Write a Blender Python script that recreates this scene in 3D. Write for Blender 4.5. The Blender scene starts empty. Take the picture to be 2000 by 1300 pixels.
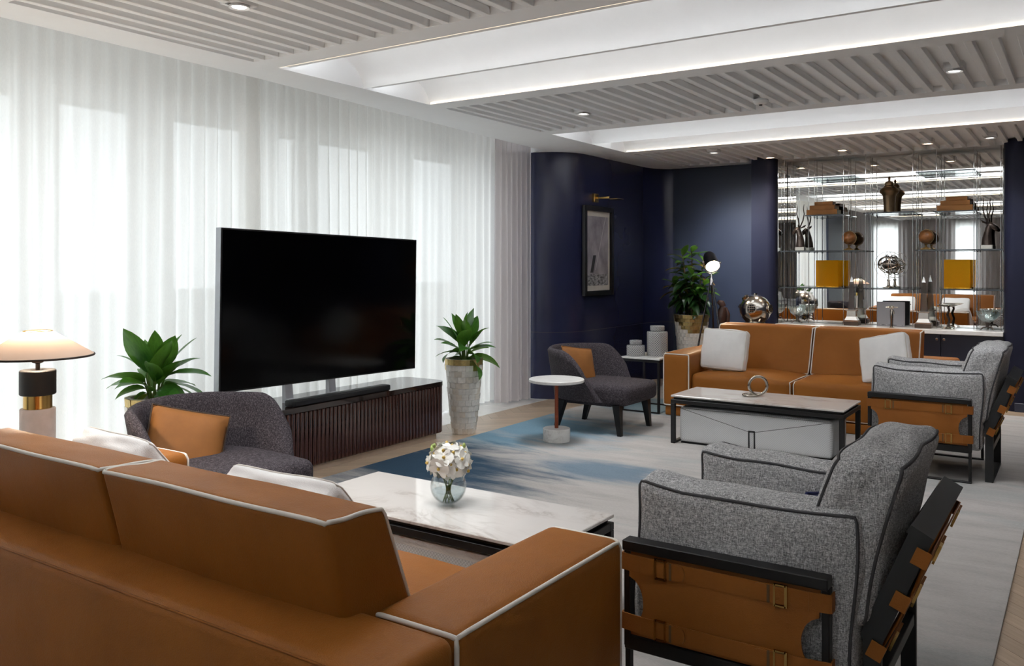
import bpy, bmesh, math, random
from mathutils import Vector, Matrix, Euler
random.seed(7)
sc = bpy.context.scene
PI = math.pi; sin = math.sin; cos = math.cos
def rad(a): return a*PI/180

# ------------------------------------------------------------------ camera, sky, exposure
cd = bpy.data.cameras.new('camera'); cam = bpy.data.objects.new('camera', cd); sc.collection.objects.link(cam)
cam.location = (0, 0, 1.5); cam.rotation_euler = (rad(90), 0, rad(33.85))
cd.sensor_width = 36; cd.lens = 36*1670/2000; cd.shift_y = -134/2000; cd.clip_start = .05
sc.camera = cam
sc.view_settings.view_transform = 'Standard'; sc.view_settings.look = 'None'
sc.view_settings.gamma = 1; sc.view_settings.use_curve_mapping = False
sc.view_settings.exposure = 1.35
sc.cycles.use_denoising = True
SKY = 1.7
cy = sc.cycles; cy.use_adaptive_sampling = True; cy.adaptive_threshold = .07; cy.adaptive_min_samples = 16; cy.max_bounces = 7; cy.diffuse_bounces = 4; cy.glossy_bounces = 4; cy.transmission_bounces = 4; cy.transparent_max_bounces = 10; cy.caustics_reflective = False; cy.caustics_refractive = False
w = bpy.data.worlds.new('World'); sc.world = w; w.use_nodes = True
bgn = w.node_tree.nodes['Background']; bgn.inputs[0].default_value = (.90, .95, 1.0, 1); bgn.inputs[1].default_value = SKY
def area(name, loc, rot, sx, sy, power=0, col=(1, 1, 1), portal=False):
    l = bpy.data.lights.new(name, 'AREA'); l.shape = 'RECTANGLE'; l.size = sx; l.size_y = sy; l.energy = power; l.color = col
    if portal: l.cycles.is_portal = True
    o = bpy.data.objects.new(name, l); sc.collection.objects.link(o); o.location = loc; o.rotation_euler = rot
    return o
area('sky_portal_side', (-6.25, 1.2, 1.35), (0, rad(-90), 0), 2.7, 13.2, portal=True)
area('sky_portal_end', (-1.6, -5.5, 1.35), (rad(90), 0, 0), 7.0, 2.7, portal=True)

# ------------------------------------------------------------------ materials
class NT:
    def __init__(s, name):
        s.m = bpy.data.materials.new(name); s.m.use_nodes = True; s.t = s.m.node_tree; s.n = s.t.nodes; s.l = s.t.links
        s.b = s.n['Principled BSDF']; s.out = s.n['Material Output']
    def new(s, ty, **kw):
        n = s.n.new(ty)
        for k, v in kw.items(): setattr(n, k, v)
        return n
    def link(s, a, b): s.l.new(a, b)
    def coord(s, scale=(1, 1, 1), which='Object', rot=(0, 0, 0), loc=(0, 0, 0)):
        tc = s.new('ShaderNodeTexCoord'); mp = s.new('ShaderNodeMapping')
        mp.inputs['Scale'].default_value = scale; mp.inputs['Rotation'].default_value = rot; mp.inputs['Location'].default_value = loc
        s.link(tc.outputs[which], mp.inputs[0]); return mp.outputs[0]
    def noise(s, co, scale, detail=3, rough=.55, dist=0):
        n = s.new('ShaderNodeTexNoise'); n.inputs['Scale'].default_value = scale; n.inputs['Detail'].default_value = detail
        n.inputs['Roughness'].default_value = rough; n.inputs['Distortion'].default_value = dist
        s.link(co, n.inputs['Vector']); return n.outputs['Fac']
    def ramp(s, fac, stops, interp='LINEAR'):
        r = s.new('ShaderNodeValToRGB'); r.color_ramp.interpolation = interp
        e = r.color_ramp.elements
        while len(e) < len(stops): e.new(.5)
        for i, (p, c) in enumerate(stops): e[i].position = p; e[i].color = (*c, 1)
        s.link(fac, r.inputs[0]); return r.outputs[0]
    def math(s, op, a, b=None, c=None, clamp=False):
        n = s.new('ShaderNodeMath', operation=op); n.use_clamp = clamp
        for i, q in enumerate((a, b, c)):
            if q is None: continue
            if isinstance(q, (int, float)): n.inputs[i].default_value = q
            else: s.link(q, n.inputs[i])
        return n.outputs[0]
    def mixc(s, fac, a, b, mode='MIX'):
        n = s.new('ShaderNodeMix', data_type='RGBA', blend_type=mode)
        for i, q in ((0, fac), (6, a), (7, b)):
            if isinstance(q, (int, float)): n.inputs[i].default_value = q
            elif isinstance(q, tuple): n.inputs[i].default_value = (*q, 1)
            else: s.link(q, n.inputs[i])
        return n.outputs[2]
    def bump(s, h, strength=.2, dist=.01):
        b = s.new('ShaderNodeBump'); b.inputs['Strength'].default_value = strength; b.inputs['Distance'].default_value = dist
        s.link(h, b.inputs['Height']); s.link(b.outputs[0], s.b.inputs['Normal'])
    def col(s, c):
        if isinstance(c, tuple): s.b.inputs['Base Color'].default_value = (*c, 1)
        else: s.link(c, s.b.inputs['Base Color'])
    def set(s, **kw):
        for k, v in kw.items(): s.b.inputs[k.replace('_', ' ')].default_value = v
def plain(name, c, rough=.5, metal=0, spec=.5, vary=.06, scale=9, bump=0, bscale=80):
    t = NT(name); co = t.coord()
    n = t.noise(co, scale)
    t.col(t.ramp(n, [(.3, tuple(x*(1-vary) for x in c)), (.7, tuple(min(1, x*(1+vary)) for x in c))]))
    t.set(Roughness=rough, Metallic=metal); t.b.inputs['Specular IOR Level'].default_value = spec
    if bump: t.bump(t.noise(co, bscale, 2), bump, .004)
    return t.m
def leather(name, c, c2):
    t = NT(name); co = t.coord()
    t.col(t.ramp(t.noise(co, 3.2, 4), [(.3, c2), (.7, c)]))
    v = t.new('ShaderNodeTexVoronoi'); v.inputs['Scale'].default_value = 260; t.link(co, v.inputs['Vector'])
    h = t.math('ADD', t.math('MULTIPLY', v.outputs['Distance'], .25), t.math('MULTIPLY', t.noise(co, 7, 3), 1.6))
    t.set(Roughness=.46); t.b.inputs['Specular IOR Level'].default_value = .16; t.bump(h, .22, .012); return t.m
def tweed(name, dark, mid, light, scale=1.0, bump=.5):
    t = NT(name)
    a = t.noise(t.coord((60*scale, 300*scale, 300*scale)), 1, 2, .7)
    b = t.noise(t.coord((300*scale, 300*scale, 60*scale)), 1, 2, .7)
    c = t.noise(t.coord((300*scale, 60*scale, 300*scale)), 1, 2, .7)
    s = t.math('DIVIDE', t.math('ADD', t.math('ADD', a, b), c), 3)
    t.col(t.ramp(s, [(.39, dark), (.5, mid), (.61, light)]))
    t.set(Roughness=.95); t.b.inputs['Specular IOR Level'].default_value = .15; t.bump(s, bump, .006); return t.m
M = {}
M['leather'] = leather('tan_leather', (.35, .128, .024), (.29, .102, .018))
M['leather_strap'] = leather('saddle_leather', (.33, .118, .024), (.26, .089, .018))
M['piping'] = plain('ivory_piping', (.74, .70, .64), .7)
M['linen'] = plain('white_linen', (.84, .83, .82), .9, vary=.04, bump=.25, bscale=300)
M['linen_edge'] = plain('linen_welt', (.66, .62, .57), .9)
M['tweed'] = tweed('grey_tweed', (.13, .13, .135), (.37, .37, .375), (.74, .74, .745))
M['tweed_pipe'] = plain('grey_welt', (.06, .06, .065), .9)
M['charcoal'] = tweed('charcoal_weave', (.018, .016, .019), (.052, .045, .052), (.15, .13, .145), .8)
M['navy_cloth'] = plain('navy_cloth', (.018, .026, .11), .85)
M['orange_cloth'] = plain('ochre_cloth', (.26, .098, .018), .7, vary=.1, bump=.15, bscale=200)
M['brown_cord'] = plain('brown_cord', (.05, .03, .02), .8)
M['black_metal'] = plain('black_metal', (.012, .012, .013), .42, .3)
M['dark_metal'] = plain('charcoal_metal', (.030, .032, .034), .45, .4)
M['chrome'] = plain('polished_chrome', (.78, .78, .78), .07, 1, vary=.02)
M['nickel'] = plain('aged_nickel', (.46, .42, .37), .16, 1, vary=.15)
M['brass'] = plain('brushed_brass', (.62, .40, .13), .24, 1, vary=.08)
M['gold'] = plain('gold_leaf', (.60, .45, .19), .35, .85, vary=.2, scale=30, bump=.4)
M['bronze'] = plain('dark_bronze', (.085, .065, .055), .35, .7, vary=.3)
M['copper'] = plain('copper_tube', (.30, .065, .025), .4, .35)
M['white_paint'] = plain('white_paint', (.80, .80, .80), .6, vary=.01)
M['ceiling_paint'] = plain('ceiling_paint', (.95, .96, .97), .7, vary=.01)
M['blue_lacquer'] = plain('navy_lacquer_wall', (.022, .026, .070), .24, vary=.08, scale=1.5)
M['blue_matt'] = plain('navy_painted_panel', (.034, .044, .078), .42, vary=.06, scale=2)
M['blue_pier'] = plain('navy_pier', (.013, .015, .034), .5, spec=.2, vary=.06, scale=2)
M['cabinet'] = plain('navy_cabinet', (.016, .019, .034), .4)
M['frame_black'] = plain('black_frame', (.010, .010, .012), .4)
M['tv_screen'] = plain('tv_glass', (.0012, .0012, .0018), .12, spec=.25)
M['tv_silver'] = plain('tv_silver', (.35, .36, .38), .3, .9)
M['foot_grey'] = plain('stand_grey', (.42, .43, .46), .35, .2)
M['soil'] = plain('soil', (.02, .014, .01), .95, vary=.4, scale=40, bump=.6)
M['stem'] = plain('plant_stem', (.12, .20, .04), .6)
M['trunk'] = plain('woody_stem', (.10, .065, .03), .8, vary=.3)
M['stone_base'] = plain('travertine', (.60, .54, .51), .7, vary=.07, scale=25)
M['orchid'] = plain('white_petal', (.86, .85, .80), .55, vary=.03)
M['orchid_lip'] = plain('yellow_lip', (.62, .42, .10), .5)
M['green_bud'] = plain('green_bud', (.33, .42, .12), .6)
M['capiz'] = plain('capiz_shell', (.80, .76, .70), .3, vary=.12, scale=30)
M['capiz_warm'] = plain('capiz_warm', (.74, .67, .58), .35, vary=.12, scale=30)
M['terrace'] = plain('terrace_stone', (.62, .60, .57), .8)
M['parapet'] = plain('parapet', (.50, .49, .48), .8)
M['spot_white'] = plain('fixture_white', (.78, .78, .78), .4)
M['grout'] = plain('planter_core', (.52, .48, .42), .8)
M['book_orange'] = plain('tan_book', (.36, .15, .03), .55)
M['globe_brown'] = plain('globe_brown', (.27, .11, .035), .3, vary=.5, scale=14)
M['pot_metal'] = plain('silver_collar', (.66, .63, .58), .18, 1)
M['wood_dark'] = plain('dark_carved_wood', (.07, .032, .024), .28, vary=.4, scale=12)

def marble(name, base, vein, scale=1.0, amt=.5, rough=.08):
    t = NT(name); co = t.coord((scale, scale*1.7, scale), rot=(0, 0, .5))
    n = t.noise(co, 2.2, 6, .6, 1.2)
    v = t.math('ABSOLUTE', t.math('SUBTRACT', n, .5))
    f = t.ramp(v, [(0, (1, 1, 1)), (.035, (.35, .35, .35)), (.12, (0, 0, 0))])
    big = t.noise(co, .9, 3)
    k = t.math('MULTIPLY', t.math('MULTIPLY', f, t.ramp(big, [(.42, (0, 0, 0)), (.62, (1, 1, 1))])), amt)
    t.col(t.mixc(k, base, vein)); t.set(Roughness=rough); return t.m
M['marble'] = marble('veined_marble', (.68, .65, .62), (.30, .23, .19), .9, .85, .05)
M['marble_white'] = marble('white_marble', (.80, .79, .77), (.50, .47, .44), 4, .6, .25)
M['floor_marble'] = marble('pale_stone', (.78, .76, .73), (.6, .57, .53), 1.5, .4, .12)
M['counter'] = marble('counter_stone', (.74, .74, .73), (.5, .5, .5), 2, .3, .15)

def glossy_wood():
    t = NT('glossy_rosewood'); n = t.noise(t.coord((30, 30, 2.2)), 1.6, 5, .6, .6)
    t.col(t.ramp(n, [(.35, (.030, .013, .011)), (.52, (.105, .042, .031)), (.68, (.20, .085, .058))]))
    t.set(Roughness=.16); t.b.inputs['Coat Weight'].default_value = .6; t.b.inputs['Coat Roughness'].default_value = .04; return t.m
M['rosewood'] = glossy_wood()
M['wood_top'] = plain('polished_dark_top', (.030, .017, .014), .05, vary=.3, spec=.8)
M['plinth'] = plain('champagne_plinth', (.60, .50, .41), .35, .1)
M['glass_black'] = plain('shade_black', (.010, .010, .010), .5)
M['shade_rim'] = plain('shade_rim', (.035, .025, .022), .7)

def plank_mat(i):
    t = NT('oak_plank'); n = t.noise(t.coord((2.0, 40, 40), loc=(i*3.1, 0, 0)), 1.5, 4, .6, .4)
    k = (.92, 1.0, 1.08)[i]
    t.col(t.ramp(n, [(.3, (.40*k, .295*k, .205*k)), (.7, (.51*k, .39*k, .285*k))])); t.set(Roughness=.33); return t.m
PL = [plank_mat(i) for i in range(3)]

def rug_mat():
    t = NT('wool_rug_blue_wash')
    co = t.coord(); sep = t.new('ShaderNodeSeparateXYZ'); t.link(co, sep.inputs[0])
    X, Y = sep.outputs[0], sep.outputs[1]
    n1 = t.noise(t.coord((.55, 1.5, 1), loc=(3.1, .4, 0)), 1.25, 5, .6, .7)
    n2 = t.noise(t.coord((1.3, 5.5, 1), loc=(7, 2, 0)), 1.4, 5, .65, .4)
    n3 = t.noise(t.coord((60, 300, 60)), 1, 2)
    def blob(cx, cy, rx, ry):
        a = t.math('DIVIDE', t.math('SUBTRACT', X, cx), rx); b = t.math('DIVIDE', t.math('SUBTRACT', Y, cy), ry)
        return t.math('SUBTRACT', 1, t.math('SQRT', t.math('ADD', t.math('MULTIPLY', a, a), t.math('MULTIPLY', b, b))))
    nz = t.math('ADD', t.math('MULTIPLY', t.math('SUBTRACT', n1, .5), 1.5), t.math('MULTIPLY', t.math('SUBTRACT', n2, .5), .8))
    b1 = t.math('ADD', blob(-4.25, 4.95, 1.55, .85), nz)
    b2 = t.math('ADD', blob(-4.2, 6.6, 1.1, 1.0), nz)
    b3 = t.math('ADD', blob(-2.9, 5.45, .9, .40), nz)
    b4 = t.math('ADD', blob(-3.7, 8.3, .8, .9), nz)
    S = lambda f, lo, hi: t.ramp(f, [(lo, (0, 0, 0)), (hi, (1, 1, 1))], 'EASE')
    base = t.ramp(n2, [(.3, (.41, .39, .375)), (.5, (.475, .452, .435)), (.72, (.52, .50, .48))])
    base = t.mixc(t.math('MULTIPLY', S(n1, .52, .62), .35), base, (.33, .37, .37))
    c = t.mixc(t.math('MULTIPLY', S(b4, .1, .6), .7), base, (.13, .27, .38))
    c = t.mixc(t.math('MULTIPLY', S(b2, .0, .6), .8), c, (.13, .29, .41))
    c = t.mixc(t.math('MULTIPLY', S(b3, .0, .7), .75), c, (.10, .19, .28))
    c = t.mixc(t.math('MULTIPLY', S(b1, -.05, .62), .95), c, (.022, .064, .115))
    c = t.mixc(.25, c, t.ramp(n3, [(.3, (.2, .2, .2)), (.7, (.8, .8, .8))]), 'SOFT_LIGHT')
    t.col(c); t.set(Roughness=1.0); t.b.inputs['Specular IOR Level'].default_value = .05; t.bump(n3, .35, .006); return t.m
M['rug'] = rug_mat()

def sheer_mat(name, trans, c, c2, dshare=.25):
    t = NT(name); t.n.remove(t.b)
    tr = t.new('ShaderNodeBsdfTransparent'); tl = t.new('ShaderNodeBsdfTranslucent'); df = t.new('ShaderNodeBsdfDiffuse')
    tl.inputs[0].default_value = (*c, 1); df.inputs[0].default_value = (*c2, 1)
    weave = t.noise(t.coord((500, 500, 60)), 1, 2)
    m1 = t.new('ShaderNodeMixShader'); m1.inputs[0].default_value = dshare; t.link(tl.outputs[0], m1.inputs[1]); t.link(df.outputs[0], m1.inputs[2])
    m2 = t.new('ShaderNodeMixShader'); t.link(t.math('SUBTRACT', 1 - trans + .08, t.math('MULTIPLY', weave, .16)), m2.inputs[0])
    t.link(tr.outputs[0], m2.inputs[1]); t.link(m1.outputs[0], m2.inputs[2]); t.link(m2.outputs[0], t.out.inputs[0]); return t.m
M['sheer'] = sheer_mat('sheer_voile', .05, (.96, .94, .91), (.84, .82, .79))
M['sheer_head'] = sheer_mat('voile_heading', .10, (.86, .83, .77), (.74, .71, .66))
M['taupe'] = sheer_mat('taupe_drape', .0, (.86, .81, .81), (.80, .755, .755), .42)
def thin_glass(name, tint, refl):
    t = NT(name); t.n.remove(t.b)
    tr = t.new('ShaderNodeBsdfTransparent'); tr.inputs[0].default_value = (*tint, 1); g = t.new('ShaderNodeBsdfGlossy'); g.inputs['Roughness'].default_value = .02
    lw = t.new('ShaderNodeLayerWeight'); lw.inputs[0].default_value = .5
    m = t.new('ShaderNodeMixShader'); t.link(t.math('ADD', t.math('MULTIPLY', t.math('POWER', lw.outputs['Facing'], 4), .7), refl+.03, clamp=True), m.inputs[0]); t.link(tr.outputs[0], m.inputs[1]); t.link(g.outputs[0], m.inputs[2])
    t.link(m.outputs[0], t.out.inputs[0]); return t.m
M['pane'] = thin_glass('window_glass', (.95, .97, .97), 0)
M['shelf_glass'] = thin_glass('shelf_glass', (.80, .86, .85), .10)
M['shelf_edge'] = plain('shelf_edge_metal', (.10, .11, .12), .2, .8)
M['bowl_glass'] = thin_glass('cut_glass', (.84, .90, .90), .12)
M['amber'] = sheer_mat('amber_glass', .30, (.95, .66, .05), (.78, .47, .03))
M['amber_body'] = plain('amber_lustre', (.55, .33, .03), .25, vary=.5, scale=28, bump=.5)
M['crystal'] = thin_glass('crystal', (.70, .74, .72), .5)
M['vase_glass'] = thin_glass('vase_glass', (.94, .96, .96), .03)
M['chrome_dark'] = plain('dark_chrome', (.10, .10, .11), .15, .9)
M['urn_bronze'] = plain('urn_bronze', (.30, .21, .125), .28, .9, vary=.25, scale=6)
M['brass_dark'] = plain('antique_brass', (.30, .19, .07), .35, .9)
M['knot_metal'] = plain('knot_metal', (.10, .095, .09), .3, .9, vary=.7, scale=30, bump=.8)
M['grey_print_flat'] = plain('grey_board', (.24, .24, .27), .5)
M['water'] = thin_glass('water', (.86, .90, .92), .05)
def mirror_mat():
    t = NT('mirror_silver'); t.col((.86, .87, .86)); t.set(Metallic=1, Roughness=.005); return t.m
M['mirror'] = mirror_mat()
def emit(name, c, s):
    t = NT(name); t.col((0, 0, 0)); t.b.inputs['Emission Color'].default_value = (*c, 1); t.b.inputs['Emission Strength'].default_value = s; return t.m
M['led'] = emit('warm_led_strip', (1, .82, .58), 1.1)
M['bulb'] = emit('warm_bulb', (1, .82, .55), 22)
M['lens_white'] = emit('downlight_lens_white', (1, .96, .9), 1.2)
M['downlight'] = emit('downlight_lens', (1, .72, .48), 6)
def shade_mat():
    t = NT('lamp_shade_linen'); t.n.remove(t.b)
    tl = t.new('ShaderNodeBsdfTranslucent'); tl.inputs[0].default_value = (.24, .17, .125, 1); df = t.new('ShaderNodeBsdfDiffuse'); df.inputs[0].default_value = (.62, .50, .43, 1)
    m = t.new('ShaderNodeMixShader'); m.inputs[0].default_value = .55; t.link(tl.outputs[0], m.inputs[1]); t.link(df.outputs[0], m.inputs[2]); t.link(m.outputs[0], t.out.inputs[0]); return t.m
M['shade'] = shade_mat()
def leaf_mat(name, stops, gloss=.32):
    t = NT(name); n = t.noise(t.coord((6, 30, 6)), 1.3, 3)
    t.col(t.ramp(n, stops)); t.set(Roughness=gloss)
    t.b.inputs['Transmission Weight'].default_value = 0; t.b.inputs['Subsurface Weight'].default_value = 0
    tl = t.new('ShaderNodeBsdfTranslucent'); tl.inputs[0].default_value = (.16, .36, .04, 1)
    m = t.new('ShaderNodeMixShader'); m.inputs[0].default_value = .28; t.link(t.b.outputs[0], m.inputs[1]); t.link(tl.outputs[0], m.inputs[2]); t.link(m.outputs[0], t.out.inputs[0]); return t.m
M['leaf'] = leaf_mat('lily_leaf', [(.3, (.018, .085, .012)), (.6, (.045, .17, .02)), (.8, (.09, .24, .04))])
M['leaf_yellow'] = leaf_mat('yellowing_leaf', [(.3, (.10, .16, .01)), (.7, (.26, .26, .02))])
M['croton_green'] = leaf_mat('croton_green', [(.3, (.025, .09, .015)), (.6, (.08, .18, .025)), (.8, (.24, .28, .03))])
M['croton_dark'] = leaf_mat('croton_dark', [(.3, (.008, .028, .010)), (.7, (.02, .06, .014))])
M['croton_red'] = leaf_mat('croton_red', [(.3, (.09, .09, .015)), (.55, (.30, .14, .02)), (.8, (.42, .12, .04))])
def ottoman_mat(name, a, b, sc_):
    t = NT(name); co = t.coord((sc_, sc_, sc_))
    w1 = t.new('ShaderNodeTexWave'); w1.inputs['Scale'].default_value = 1; w1.inputs['Distortion'].default_value = 1.2; w1.bands_direction = 'DIAGONAL'; t.link(co, w1.inputs[0])
    ck = t.new('ShaderNodeTexChecker'); ck.inputs['Scale'].default_value = 1.7; t.link(co, ck.inputs[0])
    f = t.math('ADD', t.math('MULTIPLY', w1.outputs['Fac'], .6), t.math('MULTIPLY', ck.outputs['Fac'], .4))
    t.col(t.ramp(f, [(.2, a), (.8, b)])); t.set(Roughness=.8); t.bump(f, .3, .004); return t.m
M['ottoman'] = ottoman_mat('woven_grey', (.52, .53, .54), (.86, .87, .88), 70)
M['ottoman_white'] = plain('ottoman_band', (.78, .76, .73), .6, bump=.6, bscale=120)
M['stitch'] = plain('dark_stitch', (.05, .05, .05), .8)
def jar_mat():
    t = NT('lattice_ceramic')
    tc = t.new('ShaderNodeTexCoord'); sp = t.new('ShaderNodeSeparateXYZ'); t.link(tc.outputs['Object'], sp.inputs[0])
    ang = t.math('ARCTAN2', sp.outputs[1], sp.outputs[0])
    u = t.math('MULTIPLY', ang, 28/(2*PI)*1.0); v = t.math('MULTIPLY', sp.outputs[2], 42)
    a = t.math('ABSOLUTE', t.math('SUBTRACT', t.math('FRACT', t.math('ADD', u, v)), .5))
    b = t.math('ABSOLUTE', t.math('SUBTRACT', t.math('FRACT', t.math('SUBTRACT', u, v)), .5))
    k = t.math('MAXIMUM', a, b)
    t.col(t.ramp(k, [(.36, (.17, .17, .18)), (.42, (.66, .66, .65))])); t.set(Roughness=.25); return t.m
M['jar'] = jar_mat()
def photo_mat():
    # a black-and-white print of a yacht heeling in rough sea (flat print)
    t = NT('sailing_photo_print'); tc = t.new('ShaderNodeTexCoord'); sp = t.new('ShaderNodeSeparateXYZ'); t.link(tc.outputs['Object'], sp.inputs[0])
    u, v = sp.outputs[1], sp.outputs[2]
    sky = t.ramp(t.noise(t.coord((1, 3, 2)), 2.2, 4), [(.3, (.24, .22, .25)), (.75, (.52, .49, .53))])
    sea = t.ramp(t.noise(t.coord((1, 9, 26)), 1.8, 5, .75), [(.4, (.05, .05, .055)), (.62, (.58, .58, .60))])
    c = t.mixc(t.math('LESS_THAN', v, -.27), sky, sea)
    line = t.math('ABSOLUTE', t.math('SUBTRACT', u, t.math('ADD', t.math('MULTIPLY', v, .40), .03)))
    inr = t.math('GREATER_THAN', v, -.22)
    c = t.mixc(t.math('MULTIPLY', t.math('LESS_THAN', line, .006), inr), c, (.62, .61, .62))
    hull = t.math('MULTIPLY', t.math('LESS_THAN', t.math('ABSOLUTE', t.math('SUBTRACT', u, t.math('ADD', t.math('MULTIPLY', v, .35), -.06))), .035),
                  t.math('MULTIPLY', t.math('LESS_THAN', v, -.05), t.math('GREATER_THAN', v, -.25)))
    c = t.mixc(hull, c, (.04, .04, .045)); t.col(c); t.set(Roughness=.5); return t.m
M['photo'] = photo_mat()
M['mat_board'] = plain('mat_board', (.72, .69, .62), .8)
def grey_print():
    t = NT('grey_cover_print'); tc = t.new('ShaderNodeTexCoord'); sp = t.new('ShaderNodeSeparateXYZ'); t.link(tc.outputs['Object'], sp.inputs[0])
    n = t.noise(t.coord((14, 1, 8)), 1.4, 4, .6, .8)
    low = t.ramp(n, [(.42, (.10, .10, .12)), (.6, (.36, .35, .38))])
    t.col(t.mixc(t.math('GREATER_THAN', sp.outputs[2], .02), low, (.27, .27, .30))); t.set(Roughness=.4); return t.m
M['grey_print'] = grey_print()

# ------------------------------------------------------------------ mesh helpers
C = sc.collection
class MB:
    def __init__(s): s.v = []; s.f = []
    def add(s, v, f):
        n = len(s.v); s.v += [tuple(p) for p in v]; s.f += [[i+n for i in q] for q in f]; return s
    def box(s, x0, x1, y0, y1, z0, z1):
        return s.add([(x0, y0, z0), (x1, y0, z0), (x1, y1, z0), (x0, y1, z0), (x0, y0, z1), (x1, y0, z1), (x1, y1, z1), (x0, y1, z1)],
                     [(0, 3, 2, 1), (4, 5, 6, 7), (0, 1, 5, 4), (1, 2, 6, 5), (2, 3, 7, 6), (3, 0, 4, 7)])
    def rbox(s, x0, x1, y0, y1, z0, z1, r=.01, seg=2):
        b = bmesh.new(); bmesh.ops.create_cube(b, size=1)
        for v in b.verts: v.co = ((x0+x1)/2+v.co.x*(x1-x0), (y0+y1)/2+v.co.y*(y1-y0), (z0+z1)/2+v.co.z*(z1-z0))
        bmesh.ops.bevel(b, geom=b.edges[:], offset=r, segments=seg, profile=.5, affect='EDGES')
        b.verts.index_update(); s.add([v.co[:] for v in b.verts], [[v.index for v in f.verts] for f in b.faces]); b.free(); return s
    def tube(s, pts, r, n=8, closed=False, cap=True):
        P = [Vector(p) for p in pts]; N = len(P); rr = r if isinstance(r, (list, tuple)) else [r]*N
        base = len(s.v); T0 = None; up = None
        for i in range(N):
            if closed: T = P[(i+1) % N]-P[i-1]
            else: T = P[min(i+1, N-1)]-P[max(i-1, 0)]
            T = T.normalized() if T.length > 1e-9 else Vector((0, 0, 1))
            if up is None:
                up = T.orthogonal().normalized()
            else:
                up = up-T*up.dot(T)
                up = up.normalized() if up.length > 1e-6 else T.orthogonal().normalized()
            B = T.cross(up)
            for k in range(n):
                a = 2*PI*k/n; s.v.append(tuple(P[i]+(up*cos(a)+B*sin(a))*rr[i]))
        for i in range(N if closed else N-1):
            j = (i+1) % N
            for k in range(n):
                k2 = (k+1) % n; s.f.append([base+i*n+k, base+i*n+k2, base+j*n+k2, base+j*n+k])
        if cap and not closed:
            s.f.append([base+k for k in range(n)][::-1]); s.f.append([base+(N-1)*n+k for k in range(n)])
        return s
    def lathe(s, prof, n=32, cx=0, cy=0, cz=0, arc=None):
        base = len(s.v); m = len(prof)
        for k in range(n):
            a = 2*PI*k/n
            for (r, z) in prof: s.v.append((cx+r*cos(a), cy+r*sin(a), cz+z))
        for k in range(n):
            k2 = (k+1) % n
            for i in range(m-1): s.f.append([base+k*m+i, base+k2*m+i, base+k2*m+i+1, base+k*m+i+1])
        return s
    def prism(s, poly, lo, hi, axis='z'):
        n = len(poly)
        def pt(a, b, h): return {'z': (a, b, h), 'y': (a, h, b), 'x': (h, a, b)}[axis]
        return s.add([pt(a, b, lo) for a, b in poly]+[pt(a, b, hi) for a, b in poly],
                     [list(range(n))[::-1], list(range(n, 2*n))]+[[i, (i+1) % n, n+(i+1) % n, n+i] for i in range(n)])
    def xf(s, m, start=0):
        for i in range(start, len(s.v)): s.v[i] = tuple(m @ Vector(s.v[i]))
        return s
    def mesh(s, name, mat, smooth=35, dist=0):
        me = bpy.data.meshes.new(name); me.from_pydata(s.v, [], s.f)
        b = bmesh.new(); b.from_mesh(me)
        bmesh.ops.remove_doubles(b, verts=b.verts, dist=max(dist, 1e-5)); bmesh.ops.recalc_face_normals(b, faces=b.faces); b.to_mesh(me); b.free()
        if mat: me.materials.append(mat if not isinstance(mat, str) else M[mat])
        if smooth:
            me.polygons.foreach_set('use_smooth', [True]*len(me.polygons)); me.set_sharp_from_angle(angle=rad(smooth))
        me.update(); return me
    def build(s, name, mat, parent=None, smooth=35, loc=None, dist=0):
        return put(name, s.mesh(name, mat, smooth, dist), parent, loc)
def put(name, me, parent=None, loc=None, rot=None, scale=None):
    o = bpy.data.objects.new(name, me); C.objects.link(o)
    if parent: o.parent = parent
    if loc: o.location = loc
    if rot: o.rotation_euler = rot
    if scale: o.scale = scale
    return o
def tag(o, label, cat, group=None):
    o['label'] = label; o['category'] = cat
    if group: o['group'] = group
    return o
def thing(name, label, cat, loc=(0, 0, 0), rz=0, group=None):
    o = bpy.data.objects.new(name, None); C.objects.link(o); o.location = loc; o.rotation_euler = (0, 0, rz); o.empty_display_size = .1
    return tag(o, label, cat, group)
def struct(o, kind='structure'): o['kind'] = kind; return o

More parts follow.
